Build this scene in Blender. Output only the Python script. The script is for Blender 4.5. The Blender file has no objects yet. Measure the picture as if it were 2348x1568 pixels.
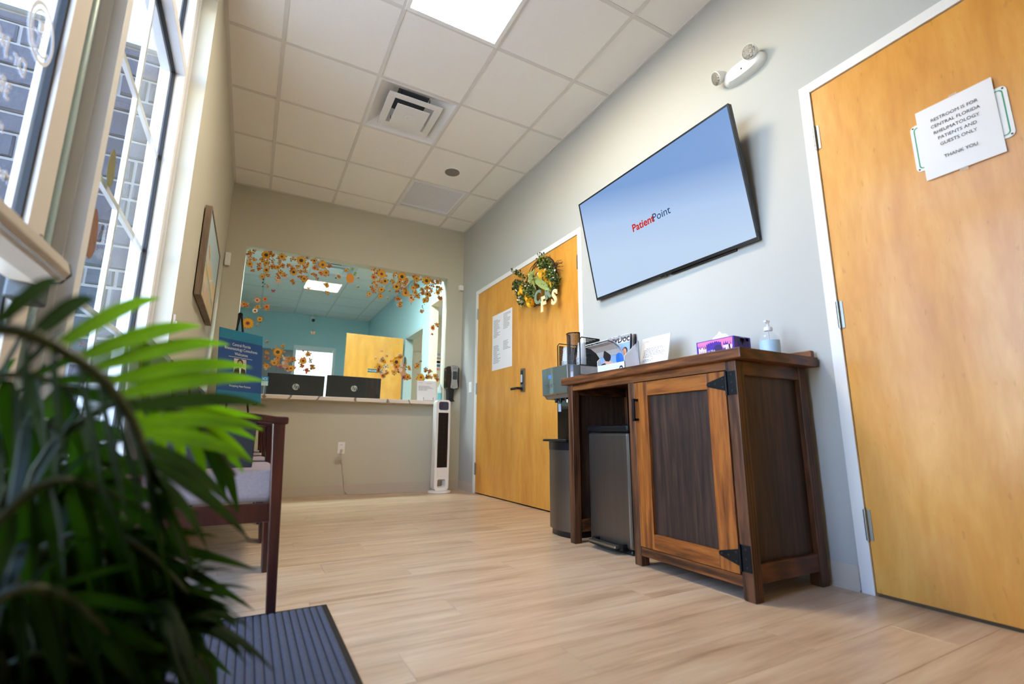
import bpy, bmesh, math, random
from mathutils import Vector, Matrix
D = bpy.data
SC = bpy.context.scene
COL = SC.collection
PI = math.pi

# ------------------------------------------------------------------ camera
CAM = Vector((0.0430, -2.4016, 0.5771))
YAW, PITCH, ROLL = 0.4968, 0.1952, 0.0050
FPX, IW, IH = 1094.05, 2348.0, 1568.0
_f = Vector((math.sin(YAW)*math.cos(PITCH), math.cos(YAW)*math.cos(PITCH), math.sin(PITCH)))
_r0 = Vector((math.cos(YAW), -math.sin(YAW), 0)); _u0 = _r0.cross(_f)
_r = _r0*math.cos(ROLL) + _u0*math.sin(ROLL); _u = _u0*math.cos(ROLL) - _r0*math.sin(ROLL)
cam_d = D.cameras.new('camera'); cam = D.objects.new('camera', cam_d); COL.objects.link(cam)
cam_d.sensor_fit = 'HORIZONTAL'; cam_d.sensor_width = 36.0; cam_d.lens = FPX/IW*36.0
cam_d.clip_start = 0.02; cam_d.clip_end = 200
cam_d.dof.use_dof = True; cam_d.dof.focus_distance = 3.0; cam_d.dof.aperture_fstop = 1.8
cam.matrix_world = Matrix(((_r.x, _u.x, -_f.x, CAM.x), (_r.y, _u.y, -_f.y, CAM.y), (_r.z, _u.z, -_f.z, CAM.z), (0, 0, 0, 1)))
SC.camera = cam

# ------------------------------------------------------------------ world, exposure
SC.view_settings.view_transform = 'Standard'; SC.view_settings.look = 'None'
SC.view_settings.gamma = 1.0; SC.view_settings.use_curve_mapping = False
SC.view_settings.exposure = 0.27
W = D.worlds.new('sky'); SC.world = W; W.use_nodes = True
_n = W.node_tree.nodes; _l = W.node_tree.links
_bg = _n['Background']; _sky = _n.new('ShaderNodeTexSky')
_sky.sky_type = 'NISHITA'; _sky.sun_disc = False; _sky.sun_elevation = math.radians(38); _sky.sun_rotation = math.radians(70)
_sky.air_density = 1.0; _sky.dust_density = 0.4; _sky.ozone_density = 2.0
_tint = _n.new('ShaderNodeMix'); _tint.data_type = 'RGBA'; _tint.blend_type = 'MULTIPLY'; _tint.inputs[0].default_value = 1.0; _tint.inputs[7].default_value = (.94, .91, 1.02, 1)   # white balance of the daylight
_l.new(_sky.outputs[0], _tint.inputs[6]); _l.new(_tint.outputs[2], _bg.inputs[0]); _bg.inputs[1].default_value = 2.4
_sd = D.lights.new('sun', 'SUN'); _sd.energy = 18.0; _sd.angle = math.radians(.6); _sd.color = (1.0, .95, .88)
_so = D.objects.new('sun', _sd); COL.objects.link(_so); _so.rotation_euler = (math.radians(-25), 0, 0)      # high sun along the storefront, onto the walk outside
LIGHT_MAIN, LIGHT_OFFICE, LIGHT_HALL = 46.5, 170.0, 130.0      # panel radiance
PANEL_COL = (1.0, 0.85, 0.63)

# ------------------------------------------------------------------ helpers
ORG = {}
def tag(o, label=None, cat=None, group=None, kind=None):
    if label: o['label'] = label
    if cat: o['category'] = cat
    if group: o['group'] = group
    if kind: o['kind'] = kind
    return o
def thing(name, label, cat, loc=(0, 0, 0), rz=0.0, group=None, kind=None):
    o = D.objects.new(name, None); COL.objects.link(o); o.empty_display_size = .05
    o.location = loc; o.rotation_euler = (0, 0, rz); ORG[o.name] = Vector(loc)
    return tag(o, label, cat, group, kind)
def V(*a): return Vector(a)
def rotm(ax, ang): return Matrix.Rotation(ang, 3, ax)

class MB:
    def __init__(s): s.v = []; s.f = []; s.m = []
    def add(s, vs, fs, mi=0, X=None):
        b = len(s.v)
        s.v += [tuple(X @ Vector(p)) if X is not None else tuple(p) for p in vs]
        s.f += [tuple(i+b for i in f) for f in fs]; s.m += [mi]*len(fs); return s
    def box(s, x0, x1, y0, y1, z0, z1, mi=0, X=None):
        vs = [(x, y, z) for x in (x0, x1) for y in (y0, y1) for z in (z0, z1)]
        return s.add(vs, [(0, 1, 3, 2), (4, 6, 7, 5), (0, 4, 5, 1), (2, 3, 7, 6), (0, 2, 6, 4), (1, 5, 7, 3)], mi, X)
    def cbox(s, c, d, mi=0, X=None):
        return s.box(c[0]-d[0]/2, c[0]+d[0]/2, c[1]-d[1]/2, c[1]+d[1]/2, c[2]-d[2]/2, c[2]+d[2]/2, mi, X)
    def cyl(s, p0, p1, r0, r1=None, n=12, mi=0, X=None, caps=True):
        return s.tube([p0, p1], [r0, r0 if r1 is None else r1], n, mi, X, caps)
    def tube(s, pts, r, n=8, mi=0, X=None, caps=True, up=None, flat=1.0):
        pts = [Vector(p) for p in pts]; k = len(pts)
        rs = r if isinstance(r, (list, tuple)) else [r]*k
        vs = []; prev = None
        for i, p in enumerate(pts):
            t = (pts[min(i+1, k-1)]-pts[max(i-1, 0)]).normalized()
            if prev is None:
                a = Vector(up) if up else (Vector((0, 0, 1)) if abs(t.z) < .9 else Vector((1, 0, 0)))
                e = (a-t*a.dot(t)).normalized()
            else: e = (prev-t*prev.dot(t)).normalized()
            prev = e; g = t.cross(e)
            for j in range(n):
                q = 2*PI*(j+.5)/n; vs.append(p+(e*math.cos(q)*flat+g*math.sin(q))*rs[i])
        fs = [(i*n+j, i*n+(j+1) % n, (i+1)*n+(j+1) % n, (i+1)*n+j) for i in range(k-1) for j in range(n)]
        if caps: fs += [tuple(range(n-1, -1, -1)), tuple(range((k-1)*n, k*n))]
        return s.add(vs, fs, mi, X)
    def lathe(s, prof, c=(0, 0, 0), n=24, mi=0, X=None, axis='z', sx=1.0, sy=1.0):
        vs = []; k = len(prof)
        for (r, z) in prof:
            for j in range(n):
                a = 2*PI*j/n; u, v = r*math.cos(a)*sx, r*math.sin(a)*sy
                p = {'z': (u, v, z), 'x': (z, u, v), 'y': (u, z, v)}[axis]
                vs.append((p[0]+c[0], p[1]+c[1], p[2]+c[2]))
        fs = [(i*n+j, i*n+(j+1) % n, (i+1)*n+(j+1) % n, (i+1)*n+j) for i in range(k-1) for j in range(n)]
        if prof[0][0] > 1e-6: fs.append(tuple(range(n-1, -1, -1)))
        if prof[-1][0] > 1e-6: fs.append(tuple(range((k-1)*n, k*n)))
        return s.add(vs, fs, mi, X)
    def prism(s, poly, fn, w0, w1, mi=0, X=None):
        n = len(poly); vs = [fn(u, v, w0) for u, v in poly]+[fn(u, v, w1) for u, v in poly]
        fs = [tuple(range(n-1, -1, -1)), tuple(range(n, 2*n))]+[(i, (i+1) % n, n+(i+1) % n, n+i) for i in range(n)]
        return s.add(vs, fs, mi, X)
    def ball(s, c, r, n=12, m=8, mi=0, X=None):
        r = r if isinstance(r, (tuple, list)) else (r, r, r)
        vs = []
        for i in range(m+1):
            t = PI*i/m
            for j in range(n):
                a = 2*PI*j/n; vs.append((c[0]+r[0]*math.sin(t)*math.cos(a), c[1]+r[1]*math.sin(t)*math.sin(a), c[2]+r[2]*math.cos(t)))
        fs = [(i*n+j, (i+1)*n+j, (i+1)*n+(j+1) % n, i*n+(j+1) % n) for i in range(m) for j in range(n)]
        return s.add(vs, fs, mi, X)
    def quad(s, a, b, c, d, mi=0): return s.add([a, b, c, d], [(0, 1, 2, 3)], mi)
    def text(s, txt, fn, size, mi=0, align='LEFT', depth=None, shear=0.0, bold=0.0, sx=1.0, spacing=1.0, mirror=False):
        vs, fs = text_geo(txt, size, align, shear, bold, spacing)
        if depth is None:
            s.add([fn(-v[0]*sx if mirror else v[0]*sx, v[1], 0) for v in vs], fs, mi)
        else:
            n = len(vs); cnt = {}
            for f in fs:
                for i in range(len(f)):
                    e = (f[i], f[(i+1) % len(f)]); cnt[e] = 1
            rim = [e for e in cnt if (e[1], e[0]) not in cnt]
            al = [fn(v[0]*sx, v[1], depth) for v in vs]+[fn(v[0]*sx, v[1], 0) for v in vs]
            s.add(al, list(fs)+[tuple(i+n for i in reversed(f)) for f in fs]+[(b, a, a+n, b+n) for a, b in rim], mi)
        return s
    def build(s, name, mats, parent=None, smooth=False, bevel=0.0, loc=None, local=False, seg=2):
        off = Vector((0, 0, 0))
        if parent is not None and not local:
            r = parent
            while r.parent: r = r.parent
            off = ORG.get(r.name, Vector((0, 0, 0)))
        if loc is not None: off = Vector(loc)
        me = D.meshes.new(name)
        me.from_pydata([tuple(Vector(p)-off) for p in s.v], [], s.f)
        for m in (mats if isinstance(mats, (list, tuple)) else [mats]): me.materials.append(m)
        me.polygons.foreach_set('material_index', s.m)
        if smooth: me.polygons.foreach_set('use_smooth', [True]*len(s.f))
        bm = bmesh.new(); bm.from_mesh(me); bmesh.ops.remove_doubles(bm, verts=bm.verts, dist=1e-6)
        bmesh.ops.recalc_face_normals(bm, faces=bm.faces); bm.to_mesh(me); bm.free()
        me.update()
        o = D.objects.new(name, me); COL.objects.link(o)
        if parent is not None: o.parent = parent
        if loc is not None: o.location = loc; ORG[o.name] = Vector(loc)
        if smooth:
            try: me.set_sharp_from_angle(angle=math.radians(38))
            except Exception: pass
        if bevel:
            b = o.modifiers.new('bevel', 'BEVEL'); b.width = bevel; b.segments = seg; b.limit_method = 'ANGLE'; b.angle_limit = math.radians(40)
            b.harden_normals = False
        return o
_TC = {}
def text_geo(txt, size, align, shear, bold, spacing):
    key = (txt, size, align, shear, bold, spacing)
    if key not in _TC:
        c = D.curves.new('t', 'FONT'); c.body = txt; c.size = size; c.align_x = align; c.shear = shear
        c.offset = bold; c.resolution_u = 3; c.space_character = spacing; c.fill_mode = 'FRONT'
        o = D.objects.new('t', c); me = D.meshes.new_from_object(o)
        _TC[key] = ([tuple(v.co) for v in me.vertices], [tuple(p.vertices) for p in me.polygons])
        D.objects.remove(o); D.curves.remove(c); D.meshes.remove(me)
    return _TC[key]
def part(name, mats, parent, *boxes, bevel=0.0, smooth=False):
    m = MB()
    for b in boxes: m.box(*b)
    return m.build(name, mats, parent, bevel=bevel, smooth=smooth)
def struct(name, mats, *boxes, bevel=0.0):
    m = MB()
    for b in boxes: m.box(*b)
    return tag(m.build(name, mats, bevel=bevel), kind='structure')
def dup(root, loc=None, rz=None, label=None, group=None):
    def cp(o, p):
        c = o.copy(); COL.objects.link(c); c.parent = p
        for ch in list(o.children): cp(ch, c)
        return c
    c = cp(root, None)
    if loc is not None: c.location = loc
    if rz is not None: c.rotation_euler = (0, 0, rz)
    if label: c['label'] = label
    if group: c['group'] = group
    return c
def inst(name, mesh, parent, loc, rot=None):
    o = D.objects.new(name, mesh); COL.objects.link(o); o.parent = parent; o.location = loc
    if rot: o.rotation_euler = rot
    return o

# ------------------------------------------------------------------ materials
def srgb(r, g, b):
    f = lambda c: c/12.92 if c <= .04045 else ((c+.055)/1.055)**2.4
    return (f(r/255), f(g/255), f(b/255))
def _base(name):
    m = D.materials.new(name); m.use_nodes = True; nt = m.node_tree
    return m, nt, nt.nodes['Principled BSDF'], nt.nodes, nt.links
def c4(c): return (c[0], c[1], c[2], 1)
def pm(name, col, rough=.5, metal=0.0, spec=.5, var=None, bump=None, emit=None, coat=0.0, trans=0.0, alpha=1.0, sss=0.0):
    m, nt, p, N, L = _base(name)
    p.inputs['Base Color'].default_value = c4(col); p.inputs['Roughness'].default_value = rough
    p.inputs['Metallic'].default_value = metal; p.inputs['Specular IOR Level'].default_value = spec
    p.inputs['Coat Weight'].default_value = coat; p.inputs['Transmission Weight'].default_value = trans
    if alpha < 1: p.inputs['Alpha'].default_value = alpha
    tc = N.new('ShaderNodeTexCoord')
    if var:                                  # (scale, amount, stretch vector)
        mp = N.new('ShaderNodeMapping'); mp.inputs['Scale'].default_value = var[2] if len(var) > 2 else (1, 1, 1)
        nz = N.new('ShaderNodeTexNoise'); nz.inputs['Scale'].default_value = var[0]; nz.inputs['Detail'].default_value = 5
        mx = N.new('ShaderNodeMix'); mx.data_type = 'RGBA'
        a = var[1]; mx.inputs[6].default_value = c4([c*(1-a) for c in col]); mx.inputs[7].default_value = c4([min(1, c*(1+a)) for c in col])
        L.new(tc.outputs['Object'], mp.inputs[0]); L.new(mp.outputs[0], nz.inputs['Vector']); L.new(nz.outputs[0], mx.inputs[0]); L.new(mx.outputs[2], p.inputs['Base Color'])
    if bump:                                 # (scale, strength, distance)
        nz = N.new('ShaderNodeTexNoise'); nz.inputs['Scale'].default_value = bump[0]; nz.inputs['Detail'].default_value = 4
        bp = N.new('ShaderNodeBump'); bp.inputs['Strength'].default_value = bump[1]; bp.inputs['Distance'].default_value = bump[2] if len(bump) > 2 else .002
        L.new(tc.outputs['Object'], nz.inputs['Vector']); L.new(nz.outputs[0], bp.inputs['Height']); L.new(bp.outputs[0], p.inputs['Normal'])
    if emit: p.inputs['Emission Color'].default_value = c4(emit[0]); p.inputs['Emission Strength'].default_value = emit[1]
    return m
def wood(name, dark, mid, light, stretch, scale=6.0, rough=.4, rnd=True, knots=0.0, bump=.15, ring=0.0, coat=0.0, spec=.4, hue=0.10, flecks=0.0):
    m, nt, p, N, L = _base(name)
    tc = N.new('ShaderNodeTexCoord'); mp = N.new('ShaderNodeMapping'); mp.inputs['Scale'].default_value = stretch
    oi = N.new('ShaderNodeObjectInfo'); ml = N.new('ShaderNodeMath'); ml.operation = 'MULTIPLY'; ml.inputs[1].default_value = 37.0
    cb = N.new('ShaderNodeCombineXYZ')
    L.new(oi.outputs['Random'], ml.inputs[0]); L.new(tc.outputs['Object'], mp.inputs[0])
    if rnd:
        for i in range(3): L.new(ml.outputs[0], cb.inputs[i])
        L.new(cb.outputs[0], mp.inputs['Location'])
    n1 = N.new('ShaderNodeTexNoise'); n1.inputs['Scale'].default_value = scale; n1.inputs['Detail'].default_value = 7; n1.inputs['Roughness'].default_value = .62; n1.inputs['Distortion'].default_value = .35
    L.new(mp.outputs[0], n1.inputs['Vector'])
    n2 = N.new('ShaderNodeTexNoise'); n2.inputs['Scale'].default_value = scale*5; n2.inputs['Detail'].default_value = 3
    L.new(mp.outputs[0], n2.inputs['Vector'])
    ad = N.new('ShaderNodeMath'); ad.operation = 'MULTIPLY_ADD'; ad.inputs[1].default_value = .28; L.new(n2.outputs[0], ad.inputs[0]); L.new(n1.outputs[0], ad.inputs[2])
    src = ad
    if ring:
        wv = N.new('ShaderNodeTexWave'); wv.inputs['Scale'].default_value = scale*.55; wv.inputs['Distortion'].default_value = 9; wv.inputs['Detail'].default_value = 2; wv.inputs['Detail Scale'].default_value = .8
        L.new(mp.outputs[0], wv.inputs['Vector'])
        a2 = N.new('ShaderNodeMath'); a2.operation = 'MULTIPLY_ADD'; a2.inputs[1].default_value = ring; L.new(wv.outputs['Fac'], a2.inputs[0]); L.new(ad.outputs[0], a2.inputs[2]); src = a2
    r = N.new('ShaderNodeValToRGB'); e = r.color_ramp.elements
    lo, hi = (.42+ring*.25, .85+ring*.6)
    e[0].position = lo; e[0].color = c4(dark); e[1].position = hi; e[1].color = c4(light); q = e.new((lo+hi)/2-.02); q.color = c4(mid)
    L.new(src.outputs[0], r.inputs[0])
    out = r.outputs[0]
    if rnd and hue:
        h = N.new('ShaderNodeHueSaturation'); mr = N.new('ShaderNodeMapRange'); mr.inputs[3].default_value = 1-hue; mr.inputs[4].default_value = 1+hue
        L.new(oi.outputs['Random'], mr.inputs[0]); L.new(mr.outputs[0], h.inputs['Value']); L.new(out, h.inputs['Color']); out = h.outputs[0]
    if knots:
        vo = N.new('ShaderNodeTexVoronoi'); vo.inputs['Scale'].default_value = 2.2
        mp2 = N.new('ShaderNodeMapping'); mp2.inputs['Scale'].default_value = tuple(1.0 if s > .5 else .45 for s in stretch)
        L.new(tc.outputs['Object'], mp2.inputs[0]); L.new(mp2.outputs[0], vo.inputs['Vector'])
        kr = N.new('ShaderNodeValToRGB'); kr.color_ramp.elements[0].position = .0; kr.color_ramp.elements[0].color = (knots, knots, knots, 1); kr.color_ramp.elements[1].position = .075; kr.color_ramp.elements[1].color = (0, 0, 0, 1)
        L.new(vo.outputs['Distance'], kr.inputs[0])
        mk = N.new('ShaderNodeMix'); mk.data_type = 'RGBA'; mk.inputs[7].default_value = c4([c*.45 for c in dark]); L.new(kr.outputs[0], mk.inputs[0]); L.new(out, mk.inputs[6]); out = mk.outputs[2]
    if flecks:
        fl = N.new('ShaderNodeTexNoise'); fl.inputs['Scale'].default_value = 70; fl.inputs['Detail'].default_value = 1; mp3 = N.new('ShaderNodeMapping'); mp3.inputs['Scale'].default_value = (1, 1, .3)
        L.new(tc.outputs['Object'], mp3.inputs[0]); L.new(mp3.outputs[0], fl.inputs['Vector']); fr_ = N.new('ShaderNodeValToRGB'); fr_.color_ramp.elements[0].position = .71; fr_.color_ramp.elements[0].color = (0, 0, 0, 1); fr_.color_ramp.elements[1].position = .78; fr_.color_ramp.elements[1].color = (flecks, flecks, flecks, 1); L.new(fl.outputs[0], fr_.inputs[0])
        mf = N.new('ShaderNodeMix'); mf.data_type = 'RGBA'; mf.inputs[7].default_value = c4([c*.45 for c in dark]); L.new(fr_.outputs[0], mf.inputs[0]); L.new(out, mf.inputs[6]); out = mf.outputs[2]
    L.new(out, p.inputs['Base Color']); p.inputs['Roughness'].default_value = rough; p.inputs['Coat Weight'].default_value = coat; p.inputs['Coat Roughness'].default_value = .12; p.inputs['Specular IOR Level'].default_value = spec
    if bump:
        bp = N.new('ShaderNodeBump'); bp.inputs['Strength'].default_value = bump; bp.inputs['Distance'].default_value = .001; L.new(src.outputs[0], bp.inputs['Height']); L.new(bp.outputs[0], p.inputs['Normal'])
    return m
def glass(name, tint=(.97, .99, .98), ior=1.5, rough=0.0):
    m = D.materials.new(name); m.use_nodes = True; nt = m.node_tree; N, L = nt.nodes, nt.links
    for n in list(N): N.remove(n)
    o = N.new('ShaderNodeOutputMaterial'); mx = N.new('ShaderNodeMixShader'); fr = N.new('ShaderNodeFresnel'); fr.inputs[0].default_value = ior
    tr = N.new('ShaderNodeBsdfTransparent'); tr.inputs[0].default_value = c4(tint); gl = N.new('ShaderNodeBsdfGlossy'); gl.inputs['Roughness'].default_value = rough
    ge = N.new('ShaderNodeNewGeometry'); iv = N.new('ShaderNodeMath'); iv.operation = 'SUBTRACT'; iv.inputs[0].default_value = 1.0; mu = N.new('ShaderNodeMath'); mu.operation = 'MULTIPLY'
    L.new(ge.outputs['Backfacing'], iv.inputs[1]); L.new(iv.outputs[0], mu.inputs[0]); L.new(fr.outputs[0], mu.inputs[1])
    L.new(mu.outputs[0], mx.inputs[0]); L.new(tr.outputs[0], mx.inputs[1]); L.new(gl.outputs[0], mx.inputs[2]); L.new(mx.outputs[0], o.inputs[0])
    return m
def emis(name, col, s):
    m = D.materials.new(name); m.use_nodes = True; N, L = m.node_tree.nodes, m.node_tree.links
    for n in list(N): N.remove(n)
    o = N.new('ShaderNodeOutputMaterial'); e = N.new('ShaderNodeEmission'); e.inputs[0].default_value = c4(col); e.inputs[1].default_value = s; L.new(e.outputs[0], o.inputs[0])
    return m
M = {}
M['wall'] = pm('wall_paint', srgb(180, 182, 179), .62, var=(3, .02), bump=(220, .12, .0006))
M['wall_greige'] = pm('warmed_greige_wall_paint', srgb(197, 193, 175), .62, var=(3, .02), bump=(220, .12, .0006))  # greige guess that also paints in the warm light missing at the back
M['wall_teal'] = pm('teal_wall_paint', srgb(182, 216, 220), .6, bump=(220, .1, .0006))
M['cream'] = pm('cream_paint', srgb(240, 228, 205), .6)
M['ceil_tile'] = pm('ceiling_tile', srgb(240, 237, 231), .85, var=(90, .03), bump=(260, .35, .001))
M['grid'] = pm('grid_metal', srgb(218, 214, 208), .5)
M['base'] = pm('vinyl_base', srgb(196, 186, 172), .45)
M['frame_white'] = pm('painted_metal_frame', srgb(232, 232, 230), .35)
M['white_metal'] = pm('white_aluminium', srgb(226, 226, 226), .35)
M['white_plastic'] = pm('white_plastic', srgb(235, 235, 232), .35)
M['grey_plastic'] = pm('grey_plastic', srgb(150, 150, 150), .4)
M['black_plastic'] = pm('black_plastic', srgb(16, 16, 18), .32)
M['black_rubber'] = pm('black_rubber', srgb(14, 14, 15), .65)
M['black_metal'] = pm('black_metal', srgb(22, 23, 26), .42, metal=.6)
M['steel'] = pm('brushed_steel', srgb(150, 150, 146), .32, metal=1.0)
M['chrome'] = pm('chrome', srgb(215, 215, 215), .15, metal=1.0)
M['glass'] = glass('clear_glass')
M['paper'] = pm('paper', srgb(236, 236, 238), .7)
M['ink'] = pm('ink', srgb(45, 45, 50), .8)
M['ink_grey'] = pm('grey_ink', srgb(140, 140, 146), .8)
M['plank'] = wood('vinyl_plank', srgb(168, 140, 112), srgb(199, 173, 143), srgb(217, 197, 169), (.5, 6.0, 1), 2.8, rough=.30, bump=.05, hue=.04, ring=.03, spec=.5)
M['floor_base'] = pm('floor_joint', srgb(120, 98, 76), .6)
M['birch'] = wood('birch_veneer', srgb(200, 134, 48), srgb(214, 150, 58), srgb(226, 168, 78), (1, 2.0, .42), 3.6, rough=.34, bump=.02, coat=.15, hue=.03, ring=.06, flecks=.22)

# ------------------------------------------------------------------ room shell
XL, XR, YB, HC, YF = -0.323, 2.164, 2.764, 3.049, -3.66
T = 0.6096
random.seed(4)
# floor with separate vinyl planks running across the room
floor = struct('floor', M['floor_base'], (XL-.2, XR+.14, YF-.1, YB, -.10, -.006))
def plank_floor(parent, x0, x1, y0, y1, z, seed, ox):
    rr = random.Random(seed); pw, pl = .178, 1.219; cache = {}; y = y0; row = 0
    while y < y1-.01:
        ye = min(y+pw, y1); x = x0-((row*.44+rr.random()*.25+ox) % pl)
        while x < x1-.005:
            a, b = max(x, x0), min(x+pl, x1)
            if b-a > .01:
                k = (round(b-a, 3), round(ye-y, 3))
                if k not in cache:
                    g = .0004; m = MB(); hx, hy = k[0]/2-g, k[1]/2-g; c = .0006
                    m.add([(-hx, -hy, -.006), (hx, -hy, -.006), (hx, hy, -.006), (-hx, hy, -.006), (-hx, -hy, -c), (hx, -hy, -c), (hx, hy, -c), (-hx, hy, -c),
                           (-hx+c, -hy+c, 0), (hx-c, -hy+c, 0), (hx-c, hy-c, 0), (-hx+c, hy-c, 0)],
                          [(0, 1, 5, 4), (1, 2, 6, 5), (2, 3, 7, 6), (3, 0, 4, 7), (4, 5, 9, 8), (5, 6, 10, 9), (6, 7, 11, 10), (7, 4, 8, 11), (8, 9, 10, 11)])
                    me = D.meshes.new('plank'); me.from_pydata(m.v, [], m.f); me.materials.append(M['plank']); cache[k] = me
                inst('plank', cache[k], parent, ((a+b)/2, (y+ye)/2, z))
            x += pl
        y = ye; row += 1
plank_floor(floor, XL, XR, YF, YB, 0, 11, .2)

# suspended ceiling: tiles and grid
def ceiling_grid(parent, x0, x1, y0, y1, xl, yl, skip, tile_mat, grid_mat, z=HC):
    xs = [x0]+[x for x in xl if x0+.02 < x < x1-.02]+[x1]; ys = [y0]+[y for y in yl if y0+.02 < y < y1-.02]+[y1]
    cache = {}
    for i in range(len(xs)-1):
        for j in range(len(ys)-1):
            cx, cy = (xs[i]+xs[i+1])/2, (ys[j]+ys[j+1])/2
            if any(a < cx < b and c < cy < d for a, b, c, d in skip): continue
            k = (round(xs[i+1]-xs[i], 3), round(ys[j+1]-ys[j], 3))
            if k not in cache:
                m = MB().box(-k[0]/2+.003, k[0]/2-.003, -k[1]/2+.003, k[1]/2-.003, .005, .021)
                me = D.meshes.new('ceiling_tile'); me.from_pydata(m.v, [], m.f); me.materials.append(tile_mat); cache[k] = me
            inst('ceiling_tile', cache[k], parent, (cx, cy, z))
    w = .012
    for x in xs[1:-1]: MB().box(x-w, x+w, y0, y1, z, z+.006).build('grid_runner', grid_mat, parent)
    for y in ys[1:-1]:
        for i in range(len(xs)-1):
            MB().box(xs[i]+(w if i else 0), xs[i+1]-(w if i < len(xs)-2 else 0), y-w, y+w, z+.0008, z+.006).build('cross_tee', grid_mat, parent)
    for b in ((x0, x0+.022, y0, y1), (x1-.022, x1, y0, y1), (x0, x1, y0, y0+.022), (x0, x1, y1-.022, y1)):
        MB().box(b[0], b[1], b[2], b[3], z-.002, z+.004).build('wall_angle', grid_mat, parent)
ceil = struct('ceiling', M['ceil_tile'], (XL-.2, XR+.14, YF-.1, YB+.14, HC+.16, HC+.26))
SKIP = [(T, 2*T, -T, 0), (T, 2*T, T, 2*T), (2*T, 3*T, 3*T, 4*T)]
ceiling_grid(ceil, XL, XR, YF, YB, [i*T for i in range(4)], [j*T for j in range(-6, 5)], SKIP, M['ceil_tile'], M['grid'])

# right wall with two door openings
DF = (.386, 2.345); DN = (-2.345, -1.310); DZ = 2.178; WX = XR+.13
struct('wall_right', M['wall'], (XR, WX, DF[1], YB+.12, 0, HC+.1), (XR, WX, DN[1], DF[0], 0, HC+.1), (XR, WX, YF-.1, DN[0], 0, HC+.1),
       (XR, WX, DF[0], DF[1], DZ, HC+.1), (XR, WX, DN[0], DN[1], DZ, HC+.1))
# back wall with reception opening
OX0, OX1, OZ0, OZ1, YB2 = -.147, 1.962, .915, 2.424, 2.894
struct('wall_back', M['wall_greige'], (XL, OX0, YB, YB2, 0, HC+.1), (OX1, XR, YB, YB2, 0, HC+.1), (OX0, OX1, YB, YB2, 0, OZ0), (OX0, OX1, YB, YB2, OZ1, HC+.1))
# left wall with storefront opening
SY0, SY1, SZ1, WLX = -1.86, .259, 2.86, -.52
struct('wall_left', M['wall_greige'], (WLX, XL, SY1, YB2, 0, HC+.1), (WLX, XL, YF-.1, SY0, 0, HC+.1), (WLX, XL, SY0, SY1, SZ1, HC+.1))
struct('wall_front', M['wall_greige'], (XL, XR, YF-.1, YF, 0, HC+.1))
# cove base
def cove(name, x0, x1, y0, y1, side, hh=.095):
    m = MB(); t = .004
    if side == 'y-': m.box(x0, x1, y0-t, y0, 0, hh); m.box(x0, x1, y0-t*3, y0, 0, .006)
    if side == 'x-': m.box(x0-t, x0, y0, y1, 0, hh); m.box(x0-t*3, x0, y0, y1, 0, .006)
    if side == 'x+': m.box(x0, x0+t, y0, y1, 0, hh); m.box(x0, x0+t*3, y0, y1, 0, .006)
    if side == 'y+': m.box(x0, x1, y0, y0+t, 0, hh)
    return tag(m.build(name, M['base']), kind='structure')
cove('baseboard_back', XL, XR, YB, YB, 'y-'); cove('baseboard_right', XR, XR, DF[1]+.004, YB, 'x-'); cove('baseboard_right', XR, XR, DN[1]+.004, DF[0]-.004, 'x-')
cove('baseboard_left', XL, XL, SY1, YB, 'x+'); cove('baseboard_right', XR, XR, YF, DN[0]-.004, 'x-'); cove('baseboard_front', XL, XR, YF, YF, 'y+')

# ------------------------------------------------------------------ birch doors in white metal frames
def hinge(parent, x, y, z, hh=.112):
    m = MB(); m.cyl((x, y, z-hh/2), (x, y, z+hh/2), .0075, n=10); m.ball((x, y, z+hh/2+.002), .006, 8, 5); m.ball((x, y, z-hh/2-.002), .006, 8, 5)
    for k in (-.3, -.1, .1, .3): m.cyl((x, y, z+hh*k-.0008), (x, y, z+hh*k+.0008), .0084, n=10)
    m.box(x, x+.014, y-.018, y+.018, z-hh/2, z+hh/2)
    return m.build('hinge', M['steel'], parent, smooth=True)
def metal_frame(parent, y0, y1, z1, fw=.046):
    fx0, fx1 = XR-.012, WX+.005
    MB().box(fx0, fx1, y0, y0+fw, 0, z1).build('frame_jamb', M['frame_white'], parent, bevel=.002)
    MB().box(fx0, fx1, y1-fw, y1, 0, z1).build('frame_jamb', M['frame_white'], parent, bevel=.002)
    MB().box(fx0, fx1, y0+fw, y1-fw, z1-fw, z1).build('frame_head', M['frame_white'], parent, bevel=.002)
    MB().box(fx0+.055, fx0+.07, y0+fw, y1-fw, 0, z1-fw).build('frame_stop', M['black_rubber'], parent)
LX = XR-.004
d1 = thing('door_1', 'double birch veneer door in a white metal frame beside the reception window', 'door', (XR, 1.366, 0), kind='structure')
metal_frame(d1, DF[0]+.002, DF[1]-.002, DZ-.002)
for a, b in ((.436, 1.367), (1.3705, 2.293)):
    lf = MB().box(LX, LX+.044, a, b, .010, 2.128).build('door_leaf', M['birch'], d1, bevel=.0015)
    hy = .433 if a < 1 else 2.297
    for z in (.245, 1.078, 1.905): hinge(d1, LX-.003, hy, z)
MB().box(LX-.006, LX+.004, 1.3645, 1.3735, .012, 2.126).build('astragal', M['birch'], d1, bevel=.001)
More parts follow.
